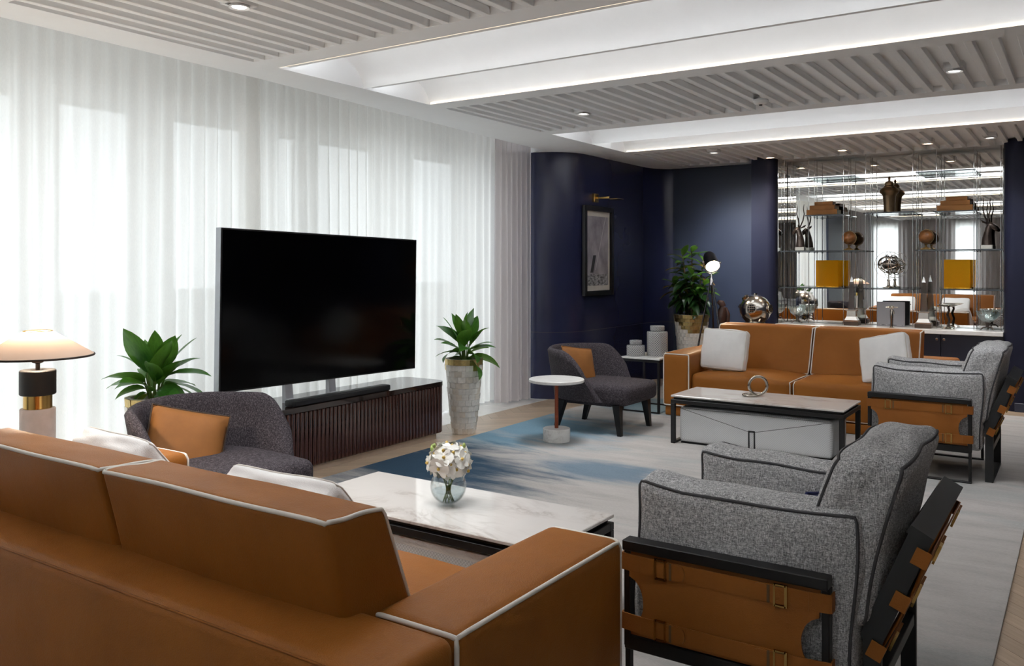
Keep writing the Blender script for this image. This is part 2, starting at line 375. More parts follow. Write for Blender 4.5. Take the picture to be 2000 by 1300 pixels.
def axis_samples(h, r, n):
    e = [0, .2, .45, .72, 1]
    a = [-h + r*t for t in e]; inner = [-(h-r) + 2*(h-r)*i/n for i in range(1, n)]
    return a + inner + [-x for x in a[::-1]]
class Cush:
    """rounded, puffed box mapped through an optional 8-corner warp"""
    def __init__(s, hx, hy, hz, r, puff=(0, 0, 0), warp=None, n=7, wob=0, seed=0):
        s.h = (hx, hy, hz); s.r = r; s.p = puff; s.w = warp; s.n = n; s.wob = wob; s.rs = random.Random(seed); s.ph = [s.rs.uniform(0, 6) for _ in range(6)]
    def map(s, P, off=0):
        h = s.h; r = s.r
        q = [max(-(h[i]-r), min(h[i]-r, P[i])) for i in range(3)]
        d = Vector([P[i]-q[i] for i in range(3)])
        if d.length > 1e-9: d.normalize()
        p = [q[i]+d[i]*(r+off) for i in range(3)]
        u = [max(-1, min(1, p[i]/h[i])) for i in range(3)]
        b = [0, 0, 0]
        for i in range(3):
            j, k = (i+1) % 3, (i+2) % 3
            b[i] = s.p[i]*u[i]*(1-u[j]**2)*(1-u[k]**2)
            if s.wob: b[i] += s.wob*u[i]*sin(5.1*u[j]+s.ph[i])*cos(4.3*u[k]+s.ph[i+3])
        p = [p[i]+b[i] for i in range(3)]
        if s.w: p = s.w(*p)
        return tuple(p)
    def mb(s):
        m = MB(); ax = [axis_samples(s.h[i], s.r, s.n) for i in range(3)]
        for i in range(3):
            j, k = (i+1) % 3, (i+2) % 3
            for sg in (-1, 1):
                A, B = ax[j], ax[k]; V = []; F = []
                for a in A:
                    for b in B:
                        P = [0, 0, 0]; P[i] = sg*s.h[i]; P[j] = a; P[k] = b; V.append(s.map(P))
                nb = len(B)
                for x in range(len(A)-1):
                    for y in range(nb-1): F.append([x*nb+y, (x+1)*nb+y, (x+1)*nb+y+1, x*nb+y+1])
                m.add(V, F)
        return m
    def path(s, corners, off=.002, n=14, closed=True):
        """points along a polyline of box corners given as sign triples (-1..1)"""
        out = []; m = len(corners)
        for i in range(m if closed else m-1):
            a, b = corners[i], corners[(i+1) % m]
            for t in range(n):
                f = t/n; out.append(s.map([(a[q]+(b[q]-a[q])*f)*s.h[q] for q in range(3)], off))
        if not closed: out.append(s.map([corners[-1][q]*s.h[q] for q in range(3)], off))
        return out
def pillow_mb(w, h, t, n=16, sag=.06, seed=1):
    m = MB(); rs = random.Random(seed); ph = [rs.uniform(0, 6) for _ in range(4)]
    for sg in (-1, 1):
        V = []; F = []
        for i in range(n+1):
            for j in range(n+1):
                u = -1+2*i/n; v = -1+2*j/n
                k = ((1-u**4)*(1-v**4))**.55
                x = u*w/2*(1-sag*(1-v*v)*0.55*(abs(u)**3)); y = v*h/2*(1-sag*(1-u*u)*.55*(abs(v)**3))
                z = sg*t/2*k*(1+.06*sin(4*u+ph[0])*cos(3.6*v+ph[1]))
                V.append((x, y, z))
        for i in range(n):
            for j in range(n): F.append([i*(n+1)+j, (i+1)*(n+1)+j, (i+1)*(n+1)+j+1, i*(n+1)+j+1])
        m.add(V, F)
    return m
def pillow_edge(w, h, n=12, sag=.06):
    pts = []
    for (a, b) in (((-1, -1), (1, -1)), ((1, -1), (1, 1)), ((1, 1), (-1, 1)), ((-1, 1), (-1, -1))):
        for i in range(n):
            f = i/n; u = a[0]+(b[0]-a[0])*f; v = a[1]+(b[1]-a[1])*f
            pts.append((u*w/2*(1-sag*(1-v*v)*.55*(abs(u)**3)), v*h/2*(1-sag*(1-u*u)*.55*(abs(v)**3)), 0))
    return pts
def pillow(name, label, loc, rot, w, h, t, mat, edge, group, seed=1, er=.006):
    o = thing(name, label, 'cushion', loc, 0, group); o.rotation_euler = rot
    pillow_mb(w, h, t, seed=seed).build('cover', mat, o, 60)
    MB().tube(pillow_edge(w, h), er, 6, True).build('welt', edge, o, 60)
    return o

# ------------------------------------------------------------------ room shell
ZC = 2.75; XR = 2.3; YB = -5.2
floor = struct(MB().box(-6.2, XR+.1, YB-.2, 10.75, -.10, -.012).build('floor', 'grout', smooth=0))
def clip(poly, ax, val, keep_gt):
    out = []
    for i in range(len(poly)):
        a, b = poly[i], poly[(i+1) % len(poly)]
        ia = (a[ax] >= val) == keep_gt; ib = (b[ax] >= val) == keep_gt
        if ia: out.append(a)
        if ia != ib:
            t = (val-a[ax])/(b[ax]-a[ax]); out.append((a[0]+(b[0]-a[0])*t, a[1]+(b[1]-a[1])*t))
    return out
Wp, Lp = .094, .564
def planks():
    rest = MB(); cnt = 0; c45 = cos(PI/4)
    meshes = {}
    def rotp(u, v): return ((u-v)*c45, (u+v)*c45)
    zones = [(-4.95, -4.36, 3.4, 8.5), (-.34, 1.0, 2.7, 6.0), (-4.75, -3.2, 8.2, 10.4), (-.85, .1, 9.55, 10.2)]
    for i in range(-80, 130):
        for j in range(-14, 16):
            for kind in (0, 1):
                u0, v0 = i*Wp+j*Lp, i*Wp-j*Lp
                if kind == 0: u1, v1 = u0+Lp, v0+Wp
                else: u0 -= Wp; u1, v1 = u0+Wp, v0+Lp
                g = .0008
                poly = [rotp(u0+g, v0+g), rotp(u1-g, v0+g), rotp(u1-g, v1-g), rotp(u0+g, v1-g)]
                xs = [p[0] for p in poly]; ys = [p[1] for p in poly]
                if max(xs) < -4.96 or min(xs) > XR or max(ys) < YB or min(ys) > 10.5: continue
                cut = min(xs) < -4.965 or max(xs) > XR or min(ys) < YB or max(ys) > 10.45
                cx, cy = sum(xs)/4, sum(ys)/4
                vis = any(a <= cx <= b and c <= cy <= d for a, b, c, d in zones)
                m = PL[(i*7+j*3+kind*5) % 3]; mi = (i*7+j*3+kind*5) % 3
                if cut:
                    poly = clip(clip(clip(clip(poly, 0, -4.965, True), 0, XR, False), 1, YB, True), 1, 10.45, False)
                    if len(poly) < 3: continue
                if vis and cnt < 290:
                    cnt += 1
                    if cut: MB().prism([(p[0]-cx, p[1]-cy) for p in poly], -.012, 0).build('plank', m, floor, 0, loc=(cx, cy, 0))
                    else:
                        if mi not in meshes: meshes[mi] = MB().box(-Lp/2+.0008, Lp/2-.0008, -Wp/2+.0008, Wp/2-.0008, -.012, 0).mesh('plank', m, 0)
                        put('plank', meshes[mi], floor, (cx, cy, 0), (0, 0, PI/4+(PI/2 if kind else 0)))
                else: rest.prism(poly, -.012, 0)
    o = rest.build('herringbone_planks', PL[1], floor, 0); o['kind'] = 'stuff'
planks()
for k in range(17):
    y0 = YB+k*.9
    if y0 > 8.3: break
    MB().rbox(-6.0, -4.969, y0+.001, min(y0+.899, 8.6), -.012, .0, .002, 1).build('stone_tile', 'floor_marble', floor, 0)

# ceiling: soffit beside the curtains, slatted panels and double vaults
edge = [(-4.40, YB), (-4.50, 1.2), (-4.557, 2.147), (-4.62, 3.807), (-4.874, 6.948), (-4.94, 7.95), (-5.3, 8.15), (-5.3, 10.75)]
XS = -4.27
ceil = struct(MB().prism(edge+[(XS, 10.75), (XS, YB)], ZC, 3.12).build('ceiling', 'ceiling_paint', smooth=0))
MB().box(-6.3, XR+.2, YB-.2, 10.8, 3.1, 3.2).build('ceiling_slab', 'ceiling_paint', ceil, 0)
PAN = [(-4.88, -3.03), (-1.52, .33), (1.84, 3.69), (5.20, 7.05), (8.64, 10.75)]
PITCH = .130; SLOT = .086
for (ya, yb) in PAN:
    s0, s1 = ya+.21, yb-.19
    if yb > 10: s1 = 10.27
    fr = MB().box(XS, XR, ya, s0, ZC, ZC+.07); fr.box(XS, XR, s1, yb, ZC, ZC+.07)
    fr.build('panel_frame', 'ceiling_paint', ceil, 0)
    MB().box(XS, XR, s0, s1, ZC+.042, ZC+.07).build('panel_back', 'ceiling_paint', ceil, 0)
    me = MB().rbox(-(PITCH-SLOT)/2, (PITCH-SLOT)/2, s0, s1, ZC, ZC+.042, .003, 1).mesh('slat', 'ceiling_paint', 0)
    x = -.659+SLOT+(PITCH-SLOT)/2-PITCH*28
    while x < XR:
        if x > XS+.01: put('slat', me, ceil, (x, 0, 0))
        x += PITCH
def vault(y0, y1):
    n = 14; prof = [(y0, ZC)]
    for i in range(n+1):
        t = i/n*PI/2; prof.append((y0+.03+(y1-y0-.03)*sin(t), ZC+.005+.27*cos(t)))
    top = [(y1, ZC+.34), (y0, ZC+.34)]
    m = MB()
    for (a, b), (c, d) in zip(prof, prof[1:]): m.add([(XS, a, b), (XR, a, b), (XR, c, d), (XS, c, d)], [(0, 1, 2, 3)])
    m.build('vault', 'ceiling_paint', ceil, 40)
for (a, b) in ((-3.03, -1.52), (.33, 1.84), (3.69, 5.20), (7.05, 8.64)):
    mid = (a+b)/2+.02
    vault(a, mid); vault(mid, b)
    for yq, tilt in ((a+.045, -8), (mid+.045, -8)):  # added fill lights and trays brighten each vault; no LED strip at the ridge
        MB().box(XS+.02, XR, yq-.04, yq+.035, ZC+.013, ZC+.019).build('added_light_tray', 'ceiling_paint', ceil, 0)
        area('cove_fill_light', ((XS+XR)/2, yq, ZC+.027), (rad(180+tilt), 0, 0), XR-XS-.1, .06, 5.6 if a > 2 else 4.5, (.98, .99, 1.0))
    MB().box(XS+.02, XR, a-.001, a+.009, ZC+.002, ZC+.012).build('led_strip', 'led', ceil, 0)
    MB().box(XS+.02, XR, b-.009, b+.001, ZC+.002, ZC+.012).build('led_strip', 'led', ceil, 0)
# small fixtures in the slatted panels
def fixture(px, py, label, kind='detector', lit=False, power=62, aim=None, cone=120):
    o = thing('ceiling_spotlight' if kind != 'detector' else 'smoke_detector', label, 'spotlight' if kind != 'detector' else 'detector', (px, py, ZC), 0, 'fixtures in the slatted ceiling')
    if kind == 'detector':
        MB().lathe([(0, .001), (.055, .001), (.06, -.012), (.05, -.028), (.02, -.036), (0, -.036)], 20).build('body', 'spot_white', o)
        MB().lathe([(.0, -.037), (.012, -.037), (.012, -.044), (0, -.044)], 12).build('sensor', 'dark_metal', o)
    else:
        MB().rbox(-.06, .06, -.07, .07, 0.0, .05, .006).build('housing', 'spot_white', o)
        MB().lathe([(0, .0), (.04, .0), (.05, -.012), (.05, -.002), (.0, -.001)], 20).build('ring', 'spot_white', o)
        MB().lathe([(0, -.004), (.034, -.004), (.034, -.008), (0, -.008)], 16).build('lens', 'downlight' if lit else 'lens_white', o)
        if 1:
            l = bpy.data.lights.new('downlight', 'SPOT'); l.energy = 24 if lit else power; l.color = (1, .80, .62) if lit else (.98, .99, 1.0); l.spot_size = rad(80 if lit else cone); l.spot_blend = 1; l.shadow_soft_size = .08 if lit else .35
            lo = bpy.data.objects.new('downlight', l); C.objects.link(lo); lo.parent = o; lo.location = (0, 0, -.03)
            if aim: lo.rotation_euler = (Vector((px, py, ZC))-Vector(aim)).to_track_quat('Z', 'Y').to_euler()
    return o
fixture(-.70, 6.16, 'square white ceiling spot in the slats at the right edge', 'spot', power=38)
fixture(-2.05, 6.45, 'round white smoke detector on the middle slatted panel', 'detector')
fixture(-3.45, 6.2, 'white ceiling spot in the middle panel toward the curtains', 'spot')
fixture(-3.4, 2.7, 'white ceiling spot in the nearest slatted panel at top left', 'spot')
fixture(-2.3, 2.75, 'added out-of-view fill spot in the nearest slatted panel, above the near coffee table', 'spot', power=45)  # unseen spot above the frame, added to light the near floor
fixture(-3.44, 9.17, 'white ceiling spot above the navy alcove and plant', 'spot', power=150, aim=(-3.55, 10.5, 1.55), cone=70)
fixture(-3.05, 9.95, 'lit warm ceiling spot near the left end of the shelves', 'spot', True)
fixture(-2.2, 9.75, 'lit warm ceiling spot over the middle of the shelves', 'spot', True)
fixture(-1.35, 9.7, 'lit warm ceiling spot over the right half of the shelves', 'spot', True)
fixture(-.78, 9.6, 'square white ceiling spot by the right navy pier', 'spot')

# window wall
XW = -6.0
opens = [(-.1, 1.2), (1.55, 3.0), (3.22, 3.86), (4.13, 4.92), (5.20, 5.52), (5.68, 6.56), (7.05, 7.95)]
ZT = 2.70
wl = MB(); yy = YB-.2
for (a, b) in opens: wl.box(XW-.2, XW, yy, a, -.012, 3.1); wl.box(XW-.2, XW, a, b, ZT, 3.1); wl.box(XW-.2, XW, a, b, -.012, .06); yy = b
wl.box(XW-.2, XW, yy, 8.6, -.012, 3.1)
struct(wl.build('wall_left', 'white_paint', smooth=0))
for i, (a, b) in enumerate(opens):
    f = MB(); t = .045
    f.box(XW-.15, XW-.08, a, a+t, .06, ZT); f.box(XW-.15, XW-.08, b-t, b, .06, ZT); f.box(XW-.15, XW-.08, a+t, b-t, .06, .06+t); f.box(XW-.15, XW-.08, a+t, b-t, ZT-t, ZT)
    o = struct(f.build('window_%d' % (i+1), 'white_paint', smooth=0))
    MB().box(XW-.12, XW-.11, a+t, b-t, .06+t, ZT-t).build('pane', 'pane', o, 0)
struct(MB().box(-30, XW-.2, -25, 40, -.2, -.05).build('terrace_floor', 'terrace', smooth=0))
struct(MB().box(-9.3, -9.1, -25, 40, -.05, 1.12).rbox(-9.35, -9.05, -25, 40, 1.12, 1.2, .01).build('terrace_parapet', 'parapet', smooth=0))

# end wall behind the camera, seen in the mirror
we = MB(); xo = [(-5.1, -4.4), (-3.0, -2.4), (-1.0, -.4)]; xx = -6.2
for (a, b) in xo: we.box(xx, a, YB-.2, YB, -.012, 3.1); we.box(a, b, YB-.2, YB, 2.6, 3.1); we.box(a, b, YB-.2, YB, -.012, .06); xx = b
we.box(xx, XR+.2, YB-.2, YB, -.012, 3.1); struct(we.build('wall_end', 'white_paint', smooth=0))
struct(MB().box(-6.0, -5.17, -1.70, -.26, -.012, 3.1).build('wall_left_pier', 'blue_matt', smooth=0))
for i, (a, b) in enumerate(xo):
    f = MB(); t = .045
    f.box(a, a+t, YB-.15, YB-.08, .06, 2.6); f.box(b-t, b, YB-.15, YB-.08, .06, 2.6); f.box(a+t, b-t, YB-.15, YB-.08, .06, .1); f.box(a+t, b-t, YB-.15, YB-.08, 2.55, 2.6)
    o = struct(f.build('window_%d' % (i+10), 'white_paint', smooth=0)); MB().box(a+t, b-t, YB-.12, YB-.11, .1, 2.55).build('pane', 'pane', o, 0)
struct(MB().box(XR, XR+.2, YB-.2, 10.8, -.012, 3.1).build('wall_right', 'blue_matt', smooth=0))

# navy wall at the back: convex corner, flat run with the picture, concave corner, alcove, piers
def ext_wall(name, pts, mat, z0=-.012, z1=2.78, th=.12, smooth=50):
    m = MB()
    n = len(pts)
    for i in range(n-1):
        (a, b), (c, d) = pts[i], pts[i+1]
        m.add([(a, b, z0), (c, d, z0), (c, d, z1), (a, b, z1)], [(0, 1, 2, 3)])
    return struct(m.build(name, mat, smooth=smooth))
cv = [(-6.1, 8.08), (-5.2, 8.08)]+[(-5.18+.46*sin(i/12*PI/2), 8.54-.46*cos(i/12*PI/2)) for i in range(13)]
cv += [(-4.72, 9.2), (-4.72, 10.02)]+[(-4.49-.23*cos(i/12*PI/2), 10.04+.46*sin(i/12*PI/2)) for i in range(13)]
ext_wall('wall_back_lacquer', cv, 'blue_lacquer', smooth=60)
struct(MB().box(-4.49, -3.30, 10.5, 10.62, -.012, 2.78).build('wall_back_alcove', 'blue_matt', smooth=0))
struct(MB().box(-5.85, XR+.2, 10.62, 10.75, -.012, 3.1).build('wall_back', 'white_paint', smooth=0))
def rounded_pier(name, x0, x1, y0, y1, r, left, right):
    p = [(x0, y1)]
    if left: p += [(x0+r-r*cos(i/8*PI/2), y0+r-r*sin(i/8*PI/2)) for i in range(9)]
    else: p += [(x0, y0)]
    if right: p += [(x1-r+r*sin(i/8*PI/2), y0+r-r*cos(i/8*PI/2)) for i in range(9)]
    else: p += [(x1, y0)]
    p += [(x1, y1)]
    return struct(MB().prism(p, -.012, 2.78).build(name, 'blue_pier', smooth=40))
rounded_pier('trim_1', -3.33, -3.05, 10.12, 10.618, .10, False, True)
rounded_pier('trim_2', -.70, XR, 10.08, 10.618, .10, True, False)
for i, (x0, x1, y) in enumerate(((-.60, XR, 10.065), (-4.48, -3.34, 10.485))):
    struct(MB().rbox(x0, x1, y, y+.014, 0, .09, .003, 1).build('baseboard_%s' % ('right', 'alcove')[i], 'blue_matt', smooth=0))
for z in (.74,):   # fine panel joint around the curved lacquer wall
    m = MB()
    for (a, b), (c, d) in zip(cv[1:], cv[2:]): m.add([(a+.002, b-.002, z), (c+.002, d-.002, z), (c+.002, d-.002, z+.006), (a+.002, b-.002, z+.006)], [(0, 1, 2, 3)])
    struct(m.build('trim_3', 'cabinet', smooth=60))

# ------------------------------------------------------------------ curtains
def drape(name, label, path, amp, pitch, z0, z1, mat, seed, group, head=None, flare=1.35, step=.012, nz=8):
    """path: list of (x, y); pleats run perpendicular to it"""
    rs = random.Random(seed); m = MB(); h = MB()
    P = [Vector((a, b)) for a, b in path]; L = sum((q-p).length for p, q in zip(P, P[1:]))
    N = int(L/step); cols = []
    phs = [rs.uniform(0, 6) for _ in range(4)]
    for i in range(N+1):
        s = L*i/N; d = s
        for p, q in zip(P, P[1:]):
            l = (q-p).length
            if d <= l+1e-9: break
            d -= l
        c = p+(q-p)*(d/l); t = (q-p).normalized(); nrm = Vector((-t.y, t.x))
        cols.append((s, c, t, nrm))
    def wav(s, k):
        w = s + .35*pitch*sin(s*1.7+phs[0])*(1-k*.6) + .18*pitch*sin(s*5.3+phs[1])
        a = sin(2*PI*w/pitch); b = sin(2*PI*w/pitch*.5+phs[2])
        return (a*(.75+.25*sin(s*2.3+phs[3])) + .45*b*(1-k))
    zs = [z0+(z1-z0)*i/nz for i in range(nz+1)]
    for kk, z in enumerate(zs):
        k = kk/nz
        A = amp*(1+(flare-1)*(1-k))
        for (s, c, t, nrm) in cols:
            q = c+nrm*(A*wav(s, k)); m.v.append((q.x, q.y, z))
    n = N+1
    for a in range(nz):
        for b in range(N): m.f.append([a*n+b, a*n+b+1, (a+1)*n+b+1, (a+1)*n+b])
    root = thing(name, label, 'curtain', (P[0].x, P[0].y, z0), 0, group)
    for i in range(len(m.v)): m.v[i] = (m.v[i][0]-P[0].x, m.v[i][1]-P[0].y, m.v[i][2]-z0)
    o = m.build('fabric', mat, root, 180)
    if head:
        hh = MB()
        for z in (z1-.10, z1):
            for (s, c, t, nrm) in cols:
                q = c+nrm*(amp*wav(s, 1)+.004); hh.v.append((q.x-P[0].x, q.y-P[0].y, z-z0))
        for b in range(N): hh.f.append([b, b+1, n+b+1, n+b])
        hh.build('heading', head, root, 180)
    return root
G = 'white sheer curtains along the window wall'
drape('sheer_curtain', 'translucent white sheer curtain hanging behind the table lamp and left plant', [(-5.22, -.22), (-5.285, 4.40)], .034, .125, .012, 3.08, 'sheer', 3, G, 'sheer_head')
drape('sheer_curtain', 'translucent white sheer curtain behind the right half of the television', [(-5.395, 4.28), (-5.40, 7.92)], .030, .115, .012, 3.08, 'sheer', 5, G, 'sheer_head')
drape('blackout_curtain', 'taupe blackout curtain on the window wall beside the camera', [(-5.22, YB+.12), (-5.22, -1.74)], .034, .14, .012, 3.08, 'taupe', 9, 'taupe drapes', None, step=.02)
drape('blackout_curtain', 'pleated taupe blackout curtain between the sheers and the navy wall', [(-5.24, 7.50), (-5.13, 8.01)], .034, .075, .012, 3.08, 'taupe', 11, 'taupe drapes', None, step=.006)
for i, (a, b) in enumerate(((-4.42, -3.75), (-3.73, -2.97), (-2.43, -1.0), (-.42, .75), (.8, 2.25))):
    drape('blackout_curtain', 'taupe drape on the end wall in the mirror, %s from the window side' % ('first', 'second', 'third', 'fourth', 'fifth')[i], [(a, YB+.12), (b, YB+.12)], .035, .12, .012, 2.74, 'taupe', 20+i, 'drapes reflected in the mirror', None, step=.02)
for i, (a, b) in enumerate(((-5.15, -4.38), (-3.05, -2.35), (-1.05, -.35))):
    drape('sheer_curtain', 'white sheer on the end wall in the mirror, %s from the window side' % ('first', 'second', 'third')[i], [(a, YB+.05), (b, YB+.05)], .02, .12, .012, 2.74, 'sheer', 30+i, 'sheers reflected in the mirror', None, step=.02)

# ------------------------------------------------------------------ rug
rug = MB().rbox(-4.42, -.285, .75, 9.72, .0005, .014, .005, 2).build('rug', 'rug')
tag(rug, 'large pale grey wool rug with blue watercolour wash under the seating', 'rug')

# ------------------------------------------------------------------ sofas
def sofa(label, loc, rz):
    r = thing('leather_sofa', label, 'sofa', loc, rz, 'tan leather sofas')
    W, D = 1.25, .57; aw = .28
    MB().rbox(-W+.015, W-.015, -D+.015, D-.03, .0145, .105, .012).build('plinth', 'leather', r)
    # back frame
    c = Cush(W, .135, .265, .035, (0, .006, .004), n=9)
    mb = c.mb(); mb.xf(Matrix.Translation((0, -D+.135, .105+.26))); b = mb.build('back_frame', 'leather', r, 60)
    pts = [Vector(p)+Vector((0, -D+.135, .365)) for p in c.path([(-1, -1, .98), (1, -1, .98)], .001, 40, False)]
    MB().tube(pts, .0035, 6).build('seam', 'leather_strap', b, 60)
    for sx in (-1, 1):
        cx = sx*(W-aw/2); hy = (D+.30)/2; cyy = (D-.30)/2
        c = Cush(aw/2, hy, .2625, .038, (.006, .004, .008), n=8)
        T = Matrix.Translation((cx, cyy, .105+.2625))
        mb = c.mb(); mb.xf(T); a = mb.build('arm', 'leather', r, 60)
        # outer panel welt: rear seam, outer top edge, front edge
        for cs in ([(sx, -1, -1), (sx, -1, 1), (sx, 1, 1), (sx, 1, -1)], [(sx, -1, 1), (-sx, -1, 1)], [(sx, 1, 1), (-sx, 1, 1), (-sx, 1, -1)], [(-sx, 1, -.95), (sx, 1, -.95), (sx, -1, -.95)]):
            pts = [T @ Vector(p) for p in c.path(cs, .0015, 18, False)]
            MB().tube(pts, .0066, 7).build('piping', 'piping', a, 60)
    sw = (W-aw)/2
    for sx in (-1, 1):
        c = Cush(sw-.004, .415, .165, .045, (.0, .012, .028), n=8, wob=.003, seed=sx+3)
        T = Matrix.Translation((sx*sw, .125, .105+.168)); mb = c.mb(); mb.xf(T); s = mb.build('seat_cushion', 'leather', r, 60)
        pts = [T @ Vector(p) for p in c.path([(-sx, -1, 1), (-sx, 1, 1), (-sx, 1, -1)], .001, 18, False)]
        MB().tube(pts, .005, 7).build('piping', 'piping', s, 60)
        pts = [T @ Vector(p) for p in c.path([(-1, 1, -.97), (1, 1, -.97)], .001, 24, False)]
        MB().tube(pts, .004, 7).build('piping', 'piping', s, 60)
        # leaning back cushion: quad section in y,z
        A, B, Cc, Dd = (-.335, .45), (-.06, .43), (-.235, .875), (-.445, .885)   # rear-bottom, front-bottom, front-top, rear-top
        hx, hy, hz = sw-.006, .13, .22
        def warp(x, y, z, A=A, B=B, Cc=Cc, Dd=Dd, hy=hy, hz=hz):
            u = (y/hy+1)/2; v = (z/hz+1)/2
            yy = (A[0]*(1-u)+B[0]*u)*(1-v)+(Dd[0]*(1-u)+Cc[0]*u)*v
            zz = (A[1]*(1-u)+B[1]*u)*(1-v)+(Dd[1]*(1-u)+Cc[1]*u)*v
            return (x, yy, zz)
        c = Cush(hx, hy, hz, .024, (.004, .014, .007), warp, n=9, wob=.0018, seed=sx+9)
        T = Matrix.Translation((sx*sw, 0, 0)); mb = c.mb(); mb.xf(T); k = mb.build('back_cushion', 'leather', r, 60)
        loop = [(-1, -1, 1), (1, -1, 1), (1, 1, 1), (1, 1, -1), (-1, 1, -1), (-1, 1, 1)]
        pts = [T @ Vector(p) for p in c.path(loop, .0015, 20, True)]
        MB().tube(pts, .0064, 7, True).build('piping', 'piping', k, 60)
    return r
sofa('tan leather sofa with white piping in the foreground, seen from behind', (-2.47, 1.89, 0), 0)
sofa('tan leather sofa with white piping at the back, facing the camera', (-2.22, 8.41, 0), PI)
def box_cushion(name, label, loc, rot, w_, h_, t_, group, seed):
    o = thing(name, label, 'cushion', loc, 0, group); o.rotation_euler = rot
    c = Cush(w_/2, h_/2, t_/2, .034, (.006, .006, .030), n=9, wob=.004, seed=seed)
    c.mb().build('cover', 'linen', o, 70)
    for s2 in (-1, 1): MB().tube(c.path([(-1, -1, s2), (1, -1, s2), (1, 1, s2), (-1, 1, s2)], .0, 14, True), .0042, 6, True).build('welt', 'linen_edge', o, 60)
    return o
GP = 'white square cushions on the sofas'
box_cushion('white_cushion', 'white square cushion leaning at the left end of the far sofa', (-2.96, 8.19, .655), (rad(76), rad(2), 0), 0.45, 0.4, .11, GP, 2)
box_cushion('white_cushion', 'white square cushion tilted at the right end of the far sofa', (-1.47, 8.13, .665), (rad(68), rad(-13), rad(-8)), 0.42, 0.42, .11, GP, 3)
box_cushion('white_cushion', 'white cushion showing above the near sofa back beside the coffee table', (-2.17, 1.985, .632), (rad(-52), 0, rad(2)), 0.5, 0.42, .11, GP, 4)
box_cushion('white_cushion', 'white cushion on the near sofa below the table lamp', (-3.16, 2.02, .645), (rad(-52), 0, rad(-4)), 0.5, 0.42, .11, GP, 5)

# ------------------------------------------------------------------ coffee tables and ottomans
def coffee_table(label, cx, cy):
    r = thing('coffee_table', label, 'coffee table', (cx, cy, .014), 0, 'marble coffee tables')
    hx, hy, H = .69, .285, .40
    MB().rbox(-hx, hx, -hy, hy, H-.016, H, .003, 1).build('marble_top', 'marble', r)
    f = MB()
    f.rbox(-hx+.02, hx-.02, -hy+.02, hy-.02, H-.034, H-.0165, .002, 1)
    f.build('under_frame', 'black_metal', r)
    f = MB()
    for s in (-1, 1): f.rbox(-hx, hx, s*(hy-.016)-.016, s*(hy-.016)+.016, H-.068, H-.035, .002, 1)
    for s in (-1, 1): f.rbox(s*(hx-.016)-.016, s*(hx-.016)+.016, -hy+.032, hy-.032, H-.068, H-.035, .002, 1)
    f.build('apron', 'black_metal', r)
    for sx in (-1, 1):
        for sy in (-1, 1):
            MB().rbox(sx*(hx-.018)-.018, sx*(hx-.018)+.018, sy*(hy-.016)-.016, sy*(hy-.016)+.016, 0, H-.0685, .002, 1).build('leg', 'black_metal', r)
        MB().rbox(sx*(hx-.018)-.018, sx*(hx-.018)+.018, -hy+.033, hy-.033, 0, .018, .002, 1).build('foot_rail', 'black_metal', r)
    return r
coffee_table('marble topped coffee table carrying the orchids in the foreground', -2.395, 3.055)
coffee_table('marble topped coffee table carrying a silver ring, by the far sofa', -2.18, 6.935)
def ottoman(label, cx, cy, face, sub):
    r = thing('ottoman', label, 'ottoman', (cx, cy, .014), 0, 'woven grey ottomans under the tables')
    hx, hy, hz = .615, .235, .145
    c = Cush(hx, hy, hz, .03, (.006, .006, .01), n=10); T = Matrix.Translation((0, 0, hz+.012))
    mb = c.mb(); mb.xf(T); b = mb.build('body', 'ottoman', r, 60)
    MB().rbox(-hx+.01, hx-.01, -hy+.01, hy-.01, 0, .011, .003).build('base', 'black_metal', r)
    s = face
    pts = [T @ Vector(p) for p in c.path([(-1, s, .93), (-.0, s, -.05), (1, s, .93)], .0004, 26, False)]
    MB().tube(pts, .0018, 5).build('envelope_seam', 'stitch', r, 60)
    pts = [T @ Vector(p) for p in c.path([(-1, s, .93), (1, s, .93)], .0004, 40, False)]
    MB().tube(pts, .0018, 5).build('edge_seam', 'stitch', r, 60)
    y = s*(hy+.006)
    for d in (-.022, .022): MB().rbox(d-.005, d+.005, y-.006, y+.006, .025, .155, .002, 1).build('strap', 'black_metal', r)
    MB().rbox(-.027, .027, y-.006, y+.006, .155, .165, .002, 1).build('strap_bridge', 'black_metal', r)
    if sub:
        MB().rbox(-hx-.002, hx+.002, -hy-.002, -hy+.05, .262, .306, .008).build('white_band', 'ottoman_white', r)
    return r
ottoman('long woven grey ottoman tucked under the far coffee table', -2.20, 6.935, -1, False)
ottoman('woven grey ottoman with pale band tucked under the near coffee table', -2.41, 3.055, 1, True)

